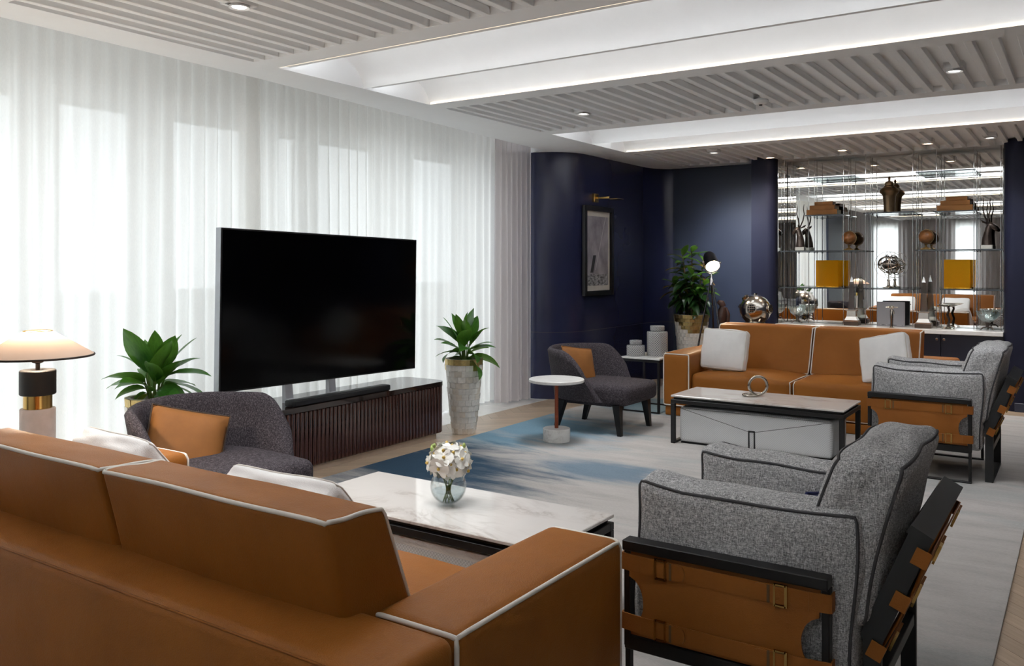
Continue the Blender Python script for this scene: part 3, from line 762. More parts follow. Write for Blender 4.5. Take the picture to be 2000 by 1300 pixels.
# ------------------------------------------------------------------ armchairs (face -x)
def strap_tip(m, x0, x1, z0, z1, y, dirx):
    zc = (z0+z1)/2; h = (z1-z0)/2*.92
    p = [(x0, zc-h), (x0, zc+h)]
    for i in range(7):
        a = PI/2-PI*i/6; p.append((x1+dirx*(.6*h)*(cos(a))**1.0, zc+h*sin(a)))
    return m.prism(p, y-.003, y+.003, 'y')
def armchair(label, loc, rz=0):
    r = thing('strapped_armchair', label, 'armchair', loc, rz, 'grey armchairs with leather straps')
    HD = .44
    for sy in (-1, 1):
        yo = sy*(HD-.02)
        f = MB()
        MB().rbox(-.335, .325, yo-.036, yo+.020, .538, .572, .003, 1).build('arm_rail', 'black_metal', r)
        for x in (-.325, .315): MB().rbox(x-.011, x+.011, yo-.019, yo+.019, .215, .5375, .002, 1).build('post', 'black_metal', r)
        MB().rbox(-.335, .325, yo-.018, yo+.018, .205, .252, .003, 1).build('seat_rail', 'black_metal', r)
        for x in (-.325, .315): MB().rbox(x-.009, x+.009, yo-.014, yo+.014, .012, .2045, .002, 1).build('leg', 'black_metal', r)
        MB().rbox(-.335, .325, yo-.014, yo+.014, 0, .0115, .002, 1).build('foot_rail', 'black_metal', r)
        # leather sling with scalloped ends
        P = []; zl, zh = .256, .535; xl, xh = -.312, .300
        P += [(xl, zl), (xh, zl)]
        for i in range(9):
            a = -PI/2+PI*i/8; P.append((xh-.052*cos(a), .372+.078*sin(a)))
        P += [(xh, zh), (xl, zh)]
        for i in range(9):
            a = PI/2-PI*i/8; P.append((xl+.052*cos(a), .372+.078*sin(a)))
        n = len(P); ys = sy*(HD-.006); m = MB(); zc = (zl+zh)/2
        def yb(z): return sy*.018*(1-((z-zc)/(zh-zl)*2)**2)
        # subdivide into rows so it can belly outwards
        rows = 12; V = []; F = []
        def xlim(z):
            d = (z-.372)/.078
            k = .052*math.sqrt(max(0, 1-d*d)) if abs(d) < 1 else 0
            return xl+k, xh-k
        for q in range(rows*2+1):
            z = zl+(zh-zl)*q/(rows*2); a, b = xlim(z)
            for t in range(9):
                x = a+(b-a)*t/8; V.append((x, ys+yb(z), z))
            for t in range(9):
                x = a+(b-a)*t/8; V.append((x, ys+yb(z)-sy*.006, z))
        for q in range(rows*2):
            o0 = q*18; o1 = o0+18
            for t in range(8):
                F.append([o0+t, o0+t+1, o1+t+1, o1+t]); F.append([o0+9+t, o1+9+t, o1+9+t+1, o0+9+t+1])
            F.append([o0, o1, o1+9, o0+9]); F.append([o0+8, o0+17, o1+17, o1+8])
        for o0 in (0, rows*2*18): F.append([o0+t for t in range(9)]+[o0+9+t for t in range(8, -1, -1)])
        m.add(V, F); sl = m.build('side_sling', 'leather_strap', r, 50)
        for zs in (.272, .470):
            yy = ys+yb(zs+.025)*1.0+sy*.006
            st = MB()
            # belt wraps around both posts
            path = [(-.342, sy*(HD-.035)), (-.342, sy*(HD-.0)), (-.27, yy), (.27, yy), (.332, sy*(HD-.0)), (.332, sy*(HD-.035))]
            for (a, b), (c, d) in zip(path, path[1:]):
                dx, dy = c-a, d-b; l = math.hypot(dx, dy); nx, ny = -dy/l*.0025, dx/l*.0025
                st.add([(a+nx, b+ny, zs), (c+nx, d+ny, zs), (c-nx, d-ny, zs), (a-nx, b-ny, zs), (a+nx, b+ny, zs+.055), (c+nx, d+ny, zs+.055), (c-nx, d-ny, zs+.055), (a-nx, b-ny, zs+.055)],
                       [(0, 1, 2, 3), (4, 7, 6, 5), (0, 4, 5, 1), (1, 5, 6, 2), (2, 6, 7, 3), (3, 7, 4, 0)])
            s_ = st.build('strap', 'leather_strap', r, 30)
            for xb, d in ((-.215, 1), (.205, -1)):
                y2 = yy+sy*.006
                b = MB()
                b.box(xb-.004, xb+.004, y2-.004, y2+.004, zs-.006, zs+.061); b.box(xb+d*.034-.003, xb+d*.034+.003, y2-.004, y2+.004, zs-.006, zs+.061)
                b.box(min(xb, xb+d*.034), max(xb, xb+d*.034), y2-.004, y2+.004, zs-.006, zs-.001); b.box(min(xb, xb+d*.034), max(xb, xb+d*.034), y2-.004, y2+.004, zs+.056, zs+.061)
                b.build('buckle', 'brass', s_, 0)
                t = MB(); strap_tip(t, xb+d*.004, xb+d*.085, zs, zs+.055, y2-sy*.001, d); t.build('strap_tip', 'leather_strap', s_, 40)
                MB().box(xb+d*.052-.004, xb+d*.052+.004, y2, y2+sy*.004, zs+.001, zs+.054).build('keeper', 'leather_keeper', s_, 0)
        # arm cushion, slumped
        def warp(x, y, z, sy=sy): 
            return (x+.012*sin(z*9), y, z-.018*(1-(x/.33)**2)*(1 if z > 0 else 0)*0.7 + (.014 if x < -.2 and z > 0 else 0)*((abs(x)-.2)/.13 if x < -.2 else 0))
        c = Cush(.358, .100, .268, .038, (.010, .022, .014), warp, n=10, wob=.006, seed=5+sy)
        T = Matrix.Translation((.030, sy*(HD-.158), .484)); mb = c.mb(); mb.xf(T); a = mb.build('arm_cushion', 'tweed', r, 70)
        for s2 in (-1, 1):
            pts = [T @ Vector(p) for p in c.path([(-1, s2, -1), (-1, s2, 1), (1, s2, 1), (1, s2, -1)], .001, 22, False)]
            MB().tube(pts, .0055, 6).build('welt', 'tweed_pipe', a, 60)
    # seat
    c = Cush(.34, .175, .10, .04, (.012, .0, .022), n=8); mb = c.mb(); mb.xf(Matrix.Translation((-.015, 0, .345))); mb.build('seat_cushion', 'tweed', r, 60)
    MB().rbox(-.31, .30, -.39, .39, .2105, .236, .004).build('seat_deck', 'black_metal', r)
    # back cushion
    def warp(x, y, z):
        v = (z+.26)/.52
        return (x+.305+.115*v-.02*sin(v*PI), y*(1-.04*v*v), .40+z+.255)
    c = Cush(.110, .35, .26, .05, (.034, .006, .020), warp, n=11, wob=.007, seed=13)
    k = c.mb().build('back_cushion', 'tweed', r, 70)
    for s2 in (-1, 1):
        MB().tube(c.path([(s2, -1, -1), (s2, -1, 1), (s2, 1, 1), (s2, 1, -1)], .001, 22, False), .0055, 6).build('welt', 'tweed_pipe', k, 60)
    # leaning back frame: flat side bars kinked into rear legs
    for sy in (-1, 1):
        y0, y1 = (sy*.300, sy*.322) if sy > 0 else (-.322, -.300)
        p = [(.395, .0), (.445, .0), (.445, .36), (.585, .70), (.530, .735), (.388, .39), (.395, .36)]
        MB().prism(p, y0, y1, 'y').build('side_bar', 'dark_metal', r, 20)
    m = MB(); m.prism([(.515, .716), (.530, .738), (.590, .706), (.577, .684)], -.345, .345, 'y'); m.build('top_bar', 'dark_metal', r, 20)
    MB().rbox(.395, .445, -.299, .299, 0, .02, .002, 1).build('rear_foot_bar', 'dark_metal', r)
    MB().rbox(.40, .44, -.299, .299, .205, .245, .002, 1).build('rear_rail', 'dark_metal', r)
    # back sling and straps
    def rearpt(v, off): # along the leaning bar, off = distance behind
        a = Vector((.445, .36)); b = Vector((.585, .70)); t = (b-a).normalized(); nn = Vector((t.y, -t.x)); q = a+(b-a)*v+nn*off; return q
    sl = MB(); V = []; F = []
    for q in range(7):
        p = rearpt(-.18+1.1*q/6, .002+.012*sin(q/6*PI)); 
        for y in (-.285, .285): V.append((p.x, y, p.y))
    for q in range(6): F.append([2*q, 2*q+1, 2*q+3, 2*q+2])
    sl.add(V, F); n0 = len(sl.v); o = sl.build('back_sling', 'leather_strap', r, 60); md = o.modifiers.new('thick', 'SOLIDIFY'); md.thickness = .006
    for v in (.82, .42, -.05):
        a = rearpt(v-.07, .016); b = rearpt(v+.07, .016); m = MB()
        d = (b-a).normalized(); nn = Vector((d.y, -d.x))
        q = [(a.x, a.y), (b.x, b.y), (b.x-nn.x*.004, b.y-nn.y*.004), (a.x-nn.x*.004, a.y-nn.y*.004)]
        m.prism(q, -.326, .326, 'y')
        f0 = [(a.x, a.y), (b.x, b.y), (b.x-nn.x*.045, b.y-nn.y*.045), (a.x-nn.x*.045, a.y-nn.y*.045)]
        for s2 in (-1, 1): m.prism(f0, s2*.3265-(.004 if s2 < 0 else 0), s2*.3265+(.004 if s2 > 0 else 0), 'y')
        s_ = m.build('back_strap', 'leather_strap', r, 20)
        for yb_ in (-.20, .20):
            bb = MB(); 
            e = [(a.x+nn.x*.002, a.y+nn.y*.002), (b.x+nn.x*.002, b.y+nn.y*.002), (b.x+nn.x*.010, b.y+nn.y*.010), (a.x+nn.x*.010, a.y+nn.y*.010)]
            bb.prism(e, yb_-.02, yb_+.02, 'y'); bb.build('buckle', 'brass', s_, 0)
            e = [(p[0]-nn.x*.001, p[1]-nn.y*.001) for p in e]
            bb = MB(); bb.prism(e, yb_+.022, yb_+.10, 'y'); bb.build('strap_tip', 'leather_strap', s_, 0)
    return r
M['leather_keeper'] = plain('dark_keeper', (.12, .06, .02), .5)
armchair('large grey tweed armchair with leather straps in the right foreground', (-.945, 3.02, .014))
armchair('grey tweed armchair with leather straps beside the far sofa', (-.965, 6.97, .014))
pillow('navy_cushion', 'navy blue cushion tucked inside the near grey armchair', (-.72, 3.02, .555), (rad(84), rad(8), rad(80)), .34, .34, .12, 'navy_cloth', 'navy_cloth', None, 6)

# ------------------------------------------------------------------ tub chairs (face +x)
def tub_chair(label, loc, rz, near):
    r = thing('tub_chair', label, 'armchair', loc, rz, 'charcoal tub chairs')
    # shell: U path in plan swept with a rounded section
    ns = 56; loops = []; R = .385
    def pathpt(s):
        # s in -1..1: 0 at the back, straight arms at the ends
        L1 = PI*R/2; L2 = .24; tot = L1+L2; d = abs(s)*tot; sg = 1 if s > 0 else -1
        if d < L1: a = d/R; return Vector((-R*cos(a), sg*R*sin(a))), Vector((-cos(a), sg*sin(a))), d/tot
        return Vector((d-L1, sg*R)), Vector((0, sg)), d/tot
    sec = []
    for i in range(ns+1):
        s = -1+2*i/ns; p, nrm, d = pathpt(s)
        ztop = .705-.015*d-.20*max(0, (d-.60)/.40)**1.6
        zb = .285; th = .085
        taper = 1.0
        if d > .96: taper = max(.25, 1-((d-.96)/.04)**2*.75)
        lo = []
        K = 9
        def pos(t, inner):
            z = zb+(ztop-zb)*t
            shear = -.13*t*max(0, (d-.45)/.55)**1.3
            fl = .075*t
            off = (fl-(th*(1-.35*t) if inner else 0))
            off = fl-th/2*(1+.0)+(th/2*taper*(1-.3*t))*(-1 if inner else 1)
            return (p.x+nrm.x*off+shear, p.y+nrm.y*off, z)
        for k in range(K+1): lo.append(pos(k/K, False))
        a = Vector(lo[-1]); b = Vector(pos(1, True)); 
        for q in (1, 2, 3):
            f = q/4; m_ = a+(b-a)*f; lo.append((m_.x, m_.y, m_.z+.030*sin(f*PI)*taper))
        for k in range(K, -1, -1): lo.append(pos(k/K, True))
        sec.append(lo)
    m = MB(); n = len(sec[0])
    for lo in sec: m.v += lo
    for i in range(ns):
        for k in range(n): k2 = (k+1) % n; m.f.append([i*n+k, i*n+k2, (i+1)*n+k2, (i+1)*n+k])
    m.f.append(list(range(n))); m.f.append([ns*n+k for k in range(n)])
    sh = m.build('shell', 'charcoal', r, 70)
    c = Cush(.375, .325, .085, .055, (.01, .0, .018), n=8)
    def pl(v): return v
    mb = c.mb()
    for i, v in enumerate(mb.v):
        x, y, z = v
        k = 1 if x > -.05 else 1-.28*((-.05-x)/.33)**2
        mb.v[i] = (x, y*k, z)
    mb.xf(Matrix.Translation((.095, 0, .345))); mb.build('seat', 'charcoal', r, 60)
    b = MB(); b.rbox(-.27, .30, -.27, .27, .235, .30, .03); b.build('seat_base', 'charcoal', r, 60)
    for (x, y, tx, ty) in ((.36, -.285, .03, -.01), (.36, .285, .03, .01), (-.20, -.26, -.07, .0), (-.20, .26, -.07, .0)):
        q = MB(); a = .034; bb = .018
        q.add([(x+tx-bb, y+ty-bb, 0), (x+tx+bb, y+ty-bb, 0), (x+tx+bb, y+ty+bb, 0), (x+tx-bb, y+ty+bb, 0), (x-a, y-a, .262), (x+a, y-a, .262), (x+a, y+a, .262), (x-a, y+a, .262)],
              [(0, 3, 2, 1), (4, 5, 6, 7), (0, 1, 5, 4), (1, 2, 6, 5), (2, 3, 7, 6), (3, 0, 4, 7)])
        q.build('leg', 'black_metal', r, 0)
    return r
tub_chair('charcoal tub chair in front of the television cabinet', (-3.96, 2.98, .014), rad(-4), True)
tub_chair('charcoal tub chair beside the round white side table', (-3.73, 6.95, .014), 0, False)
GO = 'ochre cushions in the tub chairs'
pillow('ochre_cushion', 'ochre cushion with dark edge in the near tub chair', (-4.09, 2.89, .515), (rad(64), rad(14), rad(60)), .42, .39, .14, 'orange_cloth', 'brown_cord', GO, 7)
pillow('ochre_cushion', 'small ochre cushion peeking out of the far tub chair', (-3.89, 6.91, .555), (rad(72), rad(8), rad(74)), .38, .36, .13, 'orange_cloth', 'orange_cloth', GO, 8)

# ------------------------------------------------------------------ television, soundbar, cabinet
def stadium(x0, x1, y0, y1, r, n=8):
    p = []
    for (cx_, cy_, a0) in ((x1-r, y0+r, -PI/2), (x1-r, y1-r, 0), (x0+r, y1-r, PI/2), (x0+r, y0+r, PI)):
        for i in range(n+1): a = a0+PI/2*i/n; p.append((cx_+r*cos(a), cy_+r*sin(a)))
    return p
cab = thing('media_cabinet', 'low glossy rosewood slatted media cabinet under the television', 'cabinet', (-4.86, 4.68, 0))
hx, hy, cr = .245, 1.18, .10
MB().prism(stadium(-hx+.03, hx-.03, -hy+.04, hy-.04, cr), 0.0005, .046).build('plinth', 'plinth', cab, 30)
MB().prism(stadium(-hx+.016, hx-.016, -hy+.016, hy-.016, cr-.016), .0465, .452).build('body', 'wood_top', cab, 30)
MB().prism(stadium(-hx-.004, hx+.004, -hy-.004, hy+.004, cr), .4525, .49).build('top', 'wood_top', cab, 30)
sm = MB().rbox(-.016, .0, -.0145, .0145, .052, .45, .004, 1).mesh('slat', 'rosewood', 20)
P = stadium(-hx, hx, -hy, hy, cr, 24); PP = [Vector(p) for p in P]; PP.append(PP[0])
acc = 0; step = .0405; nxt = 0
for a, b in zip(PP, PP[1:]):
    l = (b-a).length; t = (b-a)/l if l else None
    while l and nxt <= acc+l:
        q = a+t*(nxt-acc); nrm = Vector((t.y, -t.x))
        if q.x > -.15: put('slat', sm, cab, (q.x, q.y, 0), (0, 0, math.atan2(nrm.y, nrm.x)))
        nxt += step
    acc += l
tv = thing('television', 'large flat black television with thin silver edge on the media cabinet', 'television', (-4.845, 4.68, .491))
tv2 = MB(); W2, H2 = 1.012, 1.115; z0 = .125
tilt = Matrix.Rotation(rad(-1.0), 4, 'X')
scr = MB().box(.0155, .0175, -W2+.012, W2-.012, z0+.012, z0+H2-.012); scr.xf(tilt); scr.build('screen', 'tv_screen', tv, 0)
bz = MB().rbox(-.012, .015, -W2, W2, z0, z0+H2, .003, 1); bz.xf(tilt); bz.build('bezel', 'frame_black', tv)
bk = MB().rbox(-.035, -.0125, -W2+.004, W2-.004, z0+.004, z0+H2-.004, .006); bk.xf(tilt); bk.build('silver_back', 'tv_silver', tv)
ed = MB().box(-.0355, .0155, -W2-.004, -W2, z0, z0+H2); ed.xf(tilt); ed.build('side_edge', 'tv_silver', tv, 0)
for y in (-.40, .03):
    m = MB(); m.prism([(-.02, 0), (.11, 0), (.115, .012), (.02, .03), (.008, .155), (-.02, .155)], y-.035, y+.035, 'y'); m.build('stand_foot', 'foot_grey', tv, 20)
sb = thing('soundbar', 'slim dark soundbar lying below the television', 'speaker', (-4.677, 4.65, .491))
MB().rbox(-.045, .045, -.51, .51, 0, .045, .010).build('body', 'dark_metal', sb)
MB().rbox(.0455, .048, -.49, .49, .006, .039, .001, 1).build('grille', 'frame_black', sb)

# ------------------------------------------------------------------ plants
def leaf_mesh(name, L, Wd, droop, mat, fold=.18, n=8, tipw=1.0):
    m = MB(); V = []; F = []
    for i in range(n+1):
        t = i/n; w = Wd/2*(sin(PI*min(1, t**.82)))**.85*(1 if 0 < i < n else 0)+.0012
        a = droop*t; x = L*(sin(a)/droop if abs(droop) > 1e-3 else t); z = -L*((1-cos(a))/droop if abs(droop) > 1e-3 else 0)
        wav = .012*sin(t*9)
        for s in (-1, -.5, 0, .5, 1): V.append((x, s*w, z+abs(s)*w*fold*2+wav*abs(s)))
    for i in range(n):
        for k in range(4): F.append([i*5+k, i*5+k+1, (i+1)*5+k+1, (i+1)*5+k])
    m.add(V, F); return m.mesh(name, mat, 60)
LEAF = [leaf_mesh('leaf', 1, .40, .8, 'leaf', .10), leaf_mesh('leaf', 1, .46, .35, 'leaf', .08), leaf_mesh('leaf', 1, .42, 1.3, 'leaf', .10), leaf_mesh('leaf', 1, .50, 1.1, 'leaf_yellow', .08)]
CROT = [leaf_mesh('leaf', 1, .34, .7, 'croton_green'), leaf_mesh('leaf', 1, .30, 1.0, 'croton_dark'), leaf_mesh('leaf', 1, .32, .8, 'croton_red'), leaf_mesh('leaf', 1, .36, .9, 'croton_dark')]
def planter_tiles(p, rows, nper, rfun, H, goldf, z00=.0):
    rs = random.Random(int(H*1000)+nper)
    for k in range(rows):
        za, zb = z00+(H-z00)*k/rows, z00+(H-z00)*(k+1)/rows; ra, rb = rfun(za), rfun(zb)
        ms = {}
        for i in range(nper):
            g = goldf(k, i, rows, nper, rs); key = g
            if key not in ms:
                da = PI/nper*.985; th = .007; V = []; gg = .0008
                for (r_, z_) in ((ra, za+gg), (rb, zb-gg)):
                    for s in (-1, 1): V.append(((r_)*cos(s*da)-.004, r_*sin(s*da), z_))
                    for s in (-1, 1): V.append(((r_+th)*cos(s*da), (r_+th)*sin(s*da), z_))
                ms[key] = MB().add(V, [(0, 2, 3, 1), (4, 5, 7, 6), (2, 6, 7, 3), (0, 1, 5, 4), (0, 4, 6, 2), (1, 3, 7, 5)]).mesh('tile', g, 0)
            o = put('tile', ms[key], p, (0, 0, 0), (rs.uniform(-.02, .02)*0, 0, 2*PI*(i+.5*(k % 2))/nper))
            q = rs.uniform(-.003, .0045); a = 2*PI*(i+.5*(k % 2))/nper; o.location = (q*cos(a), q*sin(a), 0)
def lily(label, loc, seed, leaves, H=.665):
    r = thing('potted_plant', label, 'plant', loc, 0, 'peace lilies in shell planters')
    rf = lambda z: .096+.070*(z/H)**.8
    core = MB().lathe([(0, .001), (rf(0)-.004, .001), (rf(H*.25)-.004, H*.25), (rf(H*.5)-.004, H*.5), (rf(H*.75)-.004, H*.75), (rf(H)-.004, H), (rf(H)-.028, H), (rf(H)-.035, H-.06), (0, H-.06)], 26)
    p = core.build('planter', 'grout', r)
    def gold(k, i, rows, nper, rs):
        v = rs.random()
        if k == rows-1: return 'gold' if v < .85 else 'capiz'
        if k == rows-2: return 'gold' if v < .22 else 'capiz'
        return 'gold' if v < .025 else ('capiz_warm' if v < .22 else 'capiz')
    planter_tiles(p, 13, 15, rf, H, gold, .001)
    MB().lathe([(0, H-.045), (.06, H-.043), (rf(H)-.032, H-.05), (rf(H)-.034, H-.058), (0, H-.058)], 20).build('soil', 'soil', r)
    rs = random.Random(seed)
    for (az, el, L, ml, z) in leaves:
        a = rad(az); e = rad(el)
        base = Vector((.02*cos(a), .02*sin(a), H-.045)); d = Vector((cos(a)*cos(e), sin(a)*cos(e), sin(e)))
        if cos(a) < -.2 and loc[0] < -4.8: L *= .72
        hl = z; mid = base+Vector((cos(a)*cos(e)*hl*.35, sin(a)*cos(e)*hl*.35, hl)); 
        s = MB().tube([base, base+(mid-base)*.5+Vector((0, 0, .01)), mid], [.005, .004, .003], 5).build('stem', 'stem', r, 60)
        o = put('leaf', LEAF[ml], r, mid, None, (L, L*rs.uniform(.9, 1.15), L)); o.rotation_euler = Euler((rs.uniform(-.7, .7), -e, a+rs.uniform(-.2, .2)), 'XYZ')
    return r
def lily_leaves(seed, n):
    rs = random.Random(seed); out = []
    for i in range(n):
        az = i*137.5+rs.uniform(-30, 30); f = i/n
        el = 82-82*f+rs.uniform(-14, 14); L = rs.uniform(.22, .34); z = .20-.15*f+rs.uniform(-.03, .05)
        out.append((az, el, L, 2 if f > .75 else (0 if f > .3 else 1), max(.03, z)))
    return out
L1 = lily_leaves(3, 29)+[(214, 12, .40, 0, .13), (236, -38, .24, 3, .06), (34, 8, .33, 0, .12)]
lily('leafy peace lily in a shell planter behind the near tub chair', (-4.90, 3.235, 0), 4, L1)
lily('leafy peace lily in a tall shell planter right of the television', (-4.60, 6.09, 0), 8, lily_leaves(8, 27))

pl = thing('potted_croton', 'tall croton plant in a large gold rimmed shell planter behind the far sofa', 'plant', (-4.03, 9.98, 0))
H = .885; rf = lambda z: .13+.075*(z/.885)
core = MB().lathe([(0, .001), (rf(0)-.004, .001), (rf(H*.5)-.004, H*.5), (rf(H)-.004, H), (rf(H)-.03, H), (rf(H)-.04, H-.07), (0, H-.07)], 28).build('planter', 'grout', pl)
def gold2(k, i, rows, nper, rs):
    f = k/rows; a = i/nper
    lim = .80+.10*sin(a*2*PI*2+.6)
    return 'gold' if f > lim else ('capiz_warm' if rs.random() < .2 else 'capiz')
planter_tiles(core, 20, 22, rf, H, gold2, .001)
MB().lathe([(0, H-.05), (.1, H-.048), (rf(H)-.035, H-.055), (rf(H)-.04, H-.068), (0, H-.068)], 20).build('soil', 'soil', pl)
rs = random.Random(21)
tops = []
for i, (dx, dy, hh) in enumerate(((0, 0, .82), (.07, .02, .68), (-.07, .03, .60), (.03, -.06, .50), (-.04, -.05, .74), (.10, -.03, .42), (-.11, -.02, .40))):
    b = Vector((dx*.4, dy*.4, H-.05)); t = Vector((dx*2.0, dy*2.0, H+hh))
    MB().tube([b, b.lerp(t, .4)+Vector((.01, 0, 0)), t], [.014, .010, .006], 7).build('trunk', 'trunk', pl, 60)
    nl = 20
    for j in range(nl):
        f = j/nl; p = b.lerp(t, .30+.70*f); az = j*2.4+i; el = rad(-15+70*f**2+rs.uniform(-12, 12)); L = rs.uniform(.19, .27)*(1.0 if f < .9 else .85)
        kind = rs.choice((0, 0, 2)) if f > .72 else rs.choice((1, 1, 3, 0, 2) if f > .4 else (1, 3, 3))
        o = put('leaf', CROT[kind], pl, p, None, (L, L, L)); o.rotation_euler = Euler((rs.uniform(-.4, .4), -el, az), 'XYZ')

# ------------------------------------------------------------------ lamps
tl = thing('table_lamp', 'lit table lamp with wide cone shade and stone, brass and black base', 'lamp', (-4.0, 2.05, .566))
zl = .566
MB().lathe([(0, 0), (.073, 0), (.074, .004), (.074, .27), (.072, .274), (0, .274)], 40).build('stone_base', 'stone_base', tl)
MB().lathe([(0, .2745), (.060, .2745), (.060, .336), (0, .336)], 40).build('brass_collar', 'brass', tl)
MB().lathe([(0, .3365), (.072, .3365), (.076, .341), (.076, .446), (.072, .450), (0, .450)], 40).build('black_drum', 'glass_black', tl)
MB().lathe([(0, .4505), (.0095, .4505), (.0095, .478), (.024, .484), (.027, .498), (.0, .499)], 20).build('neck', 'bronze', tl)
MB().lathe([(.232, .513), (.235, .517), (.062, .628), (.060, .626)], 56).build('shade', 'shade', tl, 60)
MB().tube([(.2345*cos(i/56*2*PI), .2345*sin(i/56*2*PI), .514) for i in range(56)], .005, 6, True).build('shade_rim', 'shade_rim', tl, 60)
MB().tube([(.061*cos(i/40*2*PI), .061*sin(i/40*2*PI), .628) for i in range(40)], .0025, 5, True).build('top_ring', 'brass', tl, 60)
MB().lathe([(0, .4995), (.012, .4995), (.012, .52), (.026, .545), (.022, .572), (0, .584)], 18).build('bulb', 'bulb_soft', tl) if 'bulb_soft' in M else None
l = bpy.data.lights.new('lamp_bulb', 'POINT'); l.energy = 8; l.color = (1, .86, .68); l.shadow_soft_size = .03
lo = bpy.data.objects.new('lamp_bulb', l); C.objects.link(lo); lo.parent = tl; lo.location = (0, 0, .60)

fl = thing('tripod_floor_lamp', 'black and chrome tripod floor lamp with lit spotlight head by the croton', 'lamp', (-3.53, 9.33, 0))
hub = Vector((0, 0, 1.30))
for i in range(3):
    a = rad(100+120*i); ft = Vector((.24*cos(a), .24*sin(a), .006))
    MB().tube([hub+Vector((.018*cos(a), .018*sin(a), -.02)), hub.lerp(ft, .5)+Vector((.02*cos(a), .02*sin(a), 0)), ft], [.009, .011, .007], 8).build('leg', 'chrome_dark', fl, 60)
MB().lathe([(0, 1.265), (.022, 1.265), (.022, 1.33), (.012, 1.345), (.010, 1.40), (0, 1.40)], 16).build('hub', 'chrome', fl)
hd = Vector((.0, .0, 1.52)); ax = Vector((.48, -.62, -.62)).normalized()
rot = ax.to_track_quat('Z', 'Y').to_matrix().to_4x4(); T = Matrix.Translation(hd) @ rot
m = MB().lathe([(0, -.17), (.03, -.165), (.055, -.14), (.072, -.10), (.082, .06), (.086, .065), (.086, .07), (.079, .07), (.070, -.09), (0, -.12)], 32); m.xf(T); m.build('head', 'frame_black', fl, 50)
m = MB().lathe([(0, .052), (.076, .052), (.076, .058), (0, .060)], 28); m.xf(T); m.build('lens', 'bulb', fl)
side = ax.cross(Vector((0, 0, 1))).normalized()
yk = [hd+side*.098*cos(rad(t))-Vector((0, 0, 1))*.125*sin(rad(t)) for t in range(0, 181, 15)]
MB().tube(yk, .005, 7).build('yoke', 'chrome', fl, 60)
for s_ in (-1, 1): MB().tube([hd+side*s_*.086, hd+side*s_*.11], .012, 10).build('pivot', 'chrome', fl, 40)
l = bpy.data.lights.new('spot_head', 'SPOT'); l.energy = 14; l.color = (1, .85, .62); l.spot_size = rad(100); l.spot_blend = .6; l.shadow_soft_size = .06
lo = bpy.data.objects.new('spot_head', l); C.objects.link(lo); lo.parent = fl; lo.location = hd+ax*.09; lo.rotation_euler = (-ax).to_track_quat('Z', 'Y').to_euler()

# ------------------------------------------------------------------ small tables and what stands on them
def side_table(label, cx, cy, hx, hy, H=.55, group='black framed marble side tables', z0=0.0):
    r = thing('side_table', label, 'side table', (cx, cy, z0), 0, group)
    MB().rbox(-hx, hx, -hy, hy, H-.018, H, .003, 1).build('marble_top', 'marble_white', r)
    f = MB()
    MB().rbox(-hx+.004, hx-.004, -hy+.004, hy-.004, H-.045, H-.0185, .002, 1).build('apron', 'black_metal', r)
    for sx in (-1, 1):
        for sy in (-1, 1): MB().box(sx*(hx-.016)-.011, sx*(hx-.016)+.011, sy*(hy-.016)-.011, sy*(hy-.016)+.011, 0.0005, H-.0455).build('leg', 'black_metal', r, 0)
    for sy in (-1, 1): MB().box(-hx+.028, hx-.028, sy*(hy-.016)-.008, sy*(hy-.016)+.008, .0005, .015).build('foot_rail', 'black_metal', r, 0)
    return r
side_table('marble side table carrying two lattice jars between tub chair and sofa', -3.72, 8.12, .215, .27, z0=.014)
side_table('marble side table under the table lamp, behind the near sofa', -4.05, 2.02, .22, .27, H=.55, z0=.014)
side_table('small white marble table top showing past the right end of the far sofa', -1.60, 9.25, .22, .20, H=.70, z0=.014)
def jar(label, x, y, z, R, Hh, lr, lh):
    r = thing('lidded_jar', label, 'jar', (x, y, z), 0, 'grey lattice jars')
    MB().lathe([(0, .0), (R*.97, .0), (R, .006), (R, Hh-.012), (R*.96, Hh), (lr*.9, Hh+.006), (lr*.9, Hh+.012), (0, Hh+.012)], 36).build('body', 'jar', r)
    MB().lathe([(0, Hh+.0125), (lr, Hh+.0125), (lr*1.02, Hh+.016), (lr*1.02, Hh+lh), (lr*.95, Hh+lh+.006), (0, Hh+lh+.008)], 32).build('lid', 'jar', r)
    return r
jar('tall grey lattice patterned lidded jar', -3.655, 8.13, .565, .107, .245, .072, .055)
jar('short grey lattice patterned lidded jar', -3.845, 8.02, .565, .094, .105, .062, .045)

rt = thing('round_side_table', 'small round white table on a copper stem and marble drum', 'side table', (-3.70, 6.19, .0145))
MB().lathe([(0, 0), (.112, 0), (.115, .004), (.115, .105), (.111, .109), (0, .109)], 44).build('drum_base', 'marble_white', rt)
MB().lathe([(0, .1095), (.016, .1095), (.016, .4965), (0, .4965)], 20).build('stem', 'copper', rt)
MB().lathe([(0, .497), (.228, .497), (.233, .501), (.233, .519), (.229, .523), (0, .523)], 60).build('top', 'marble_white', rt)

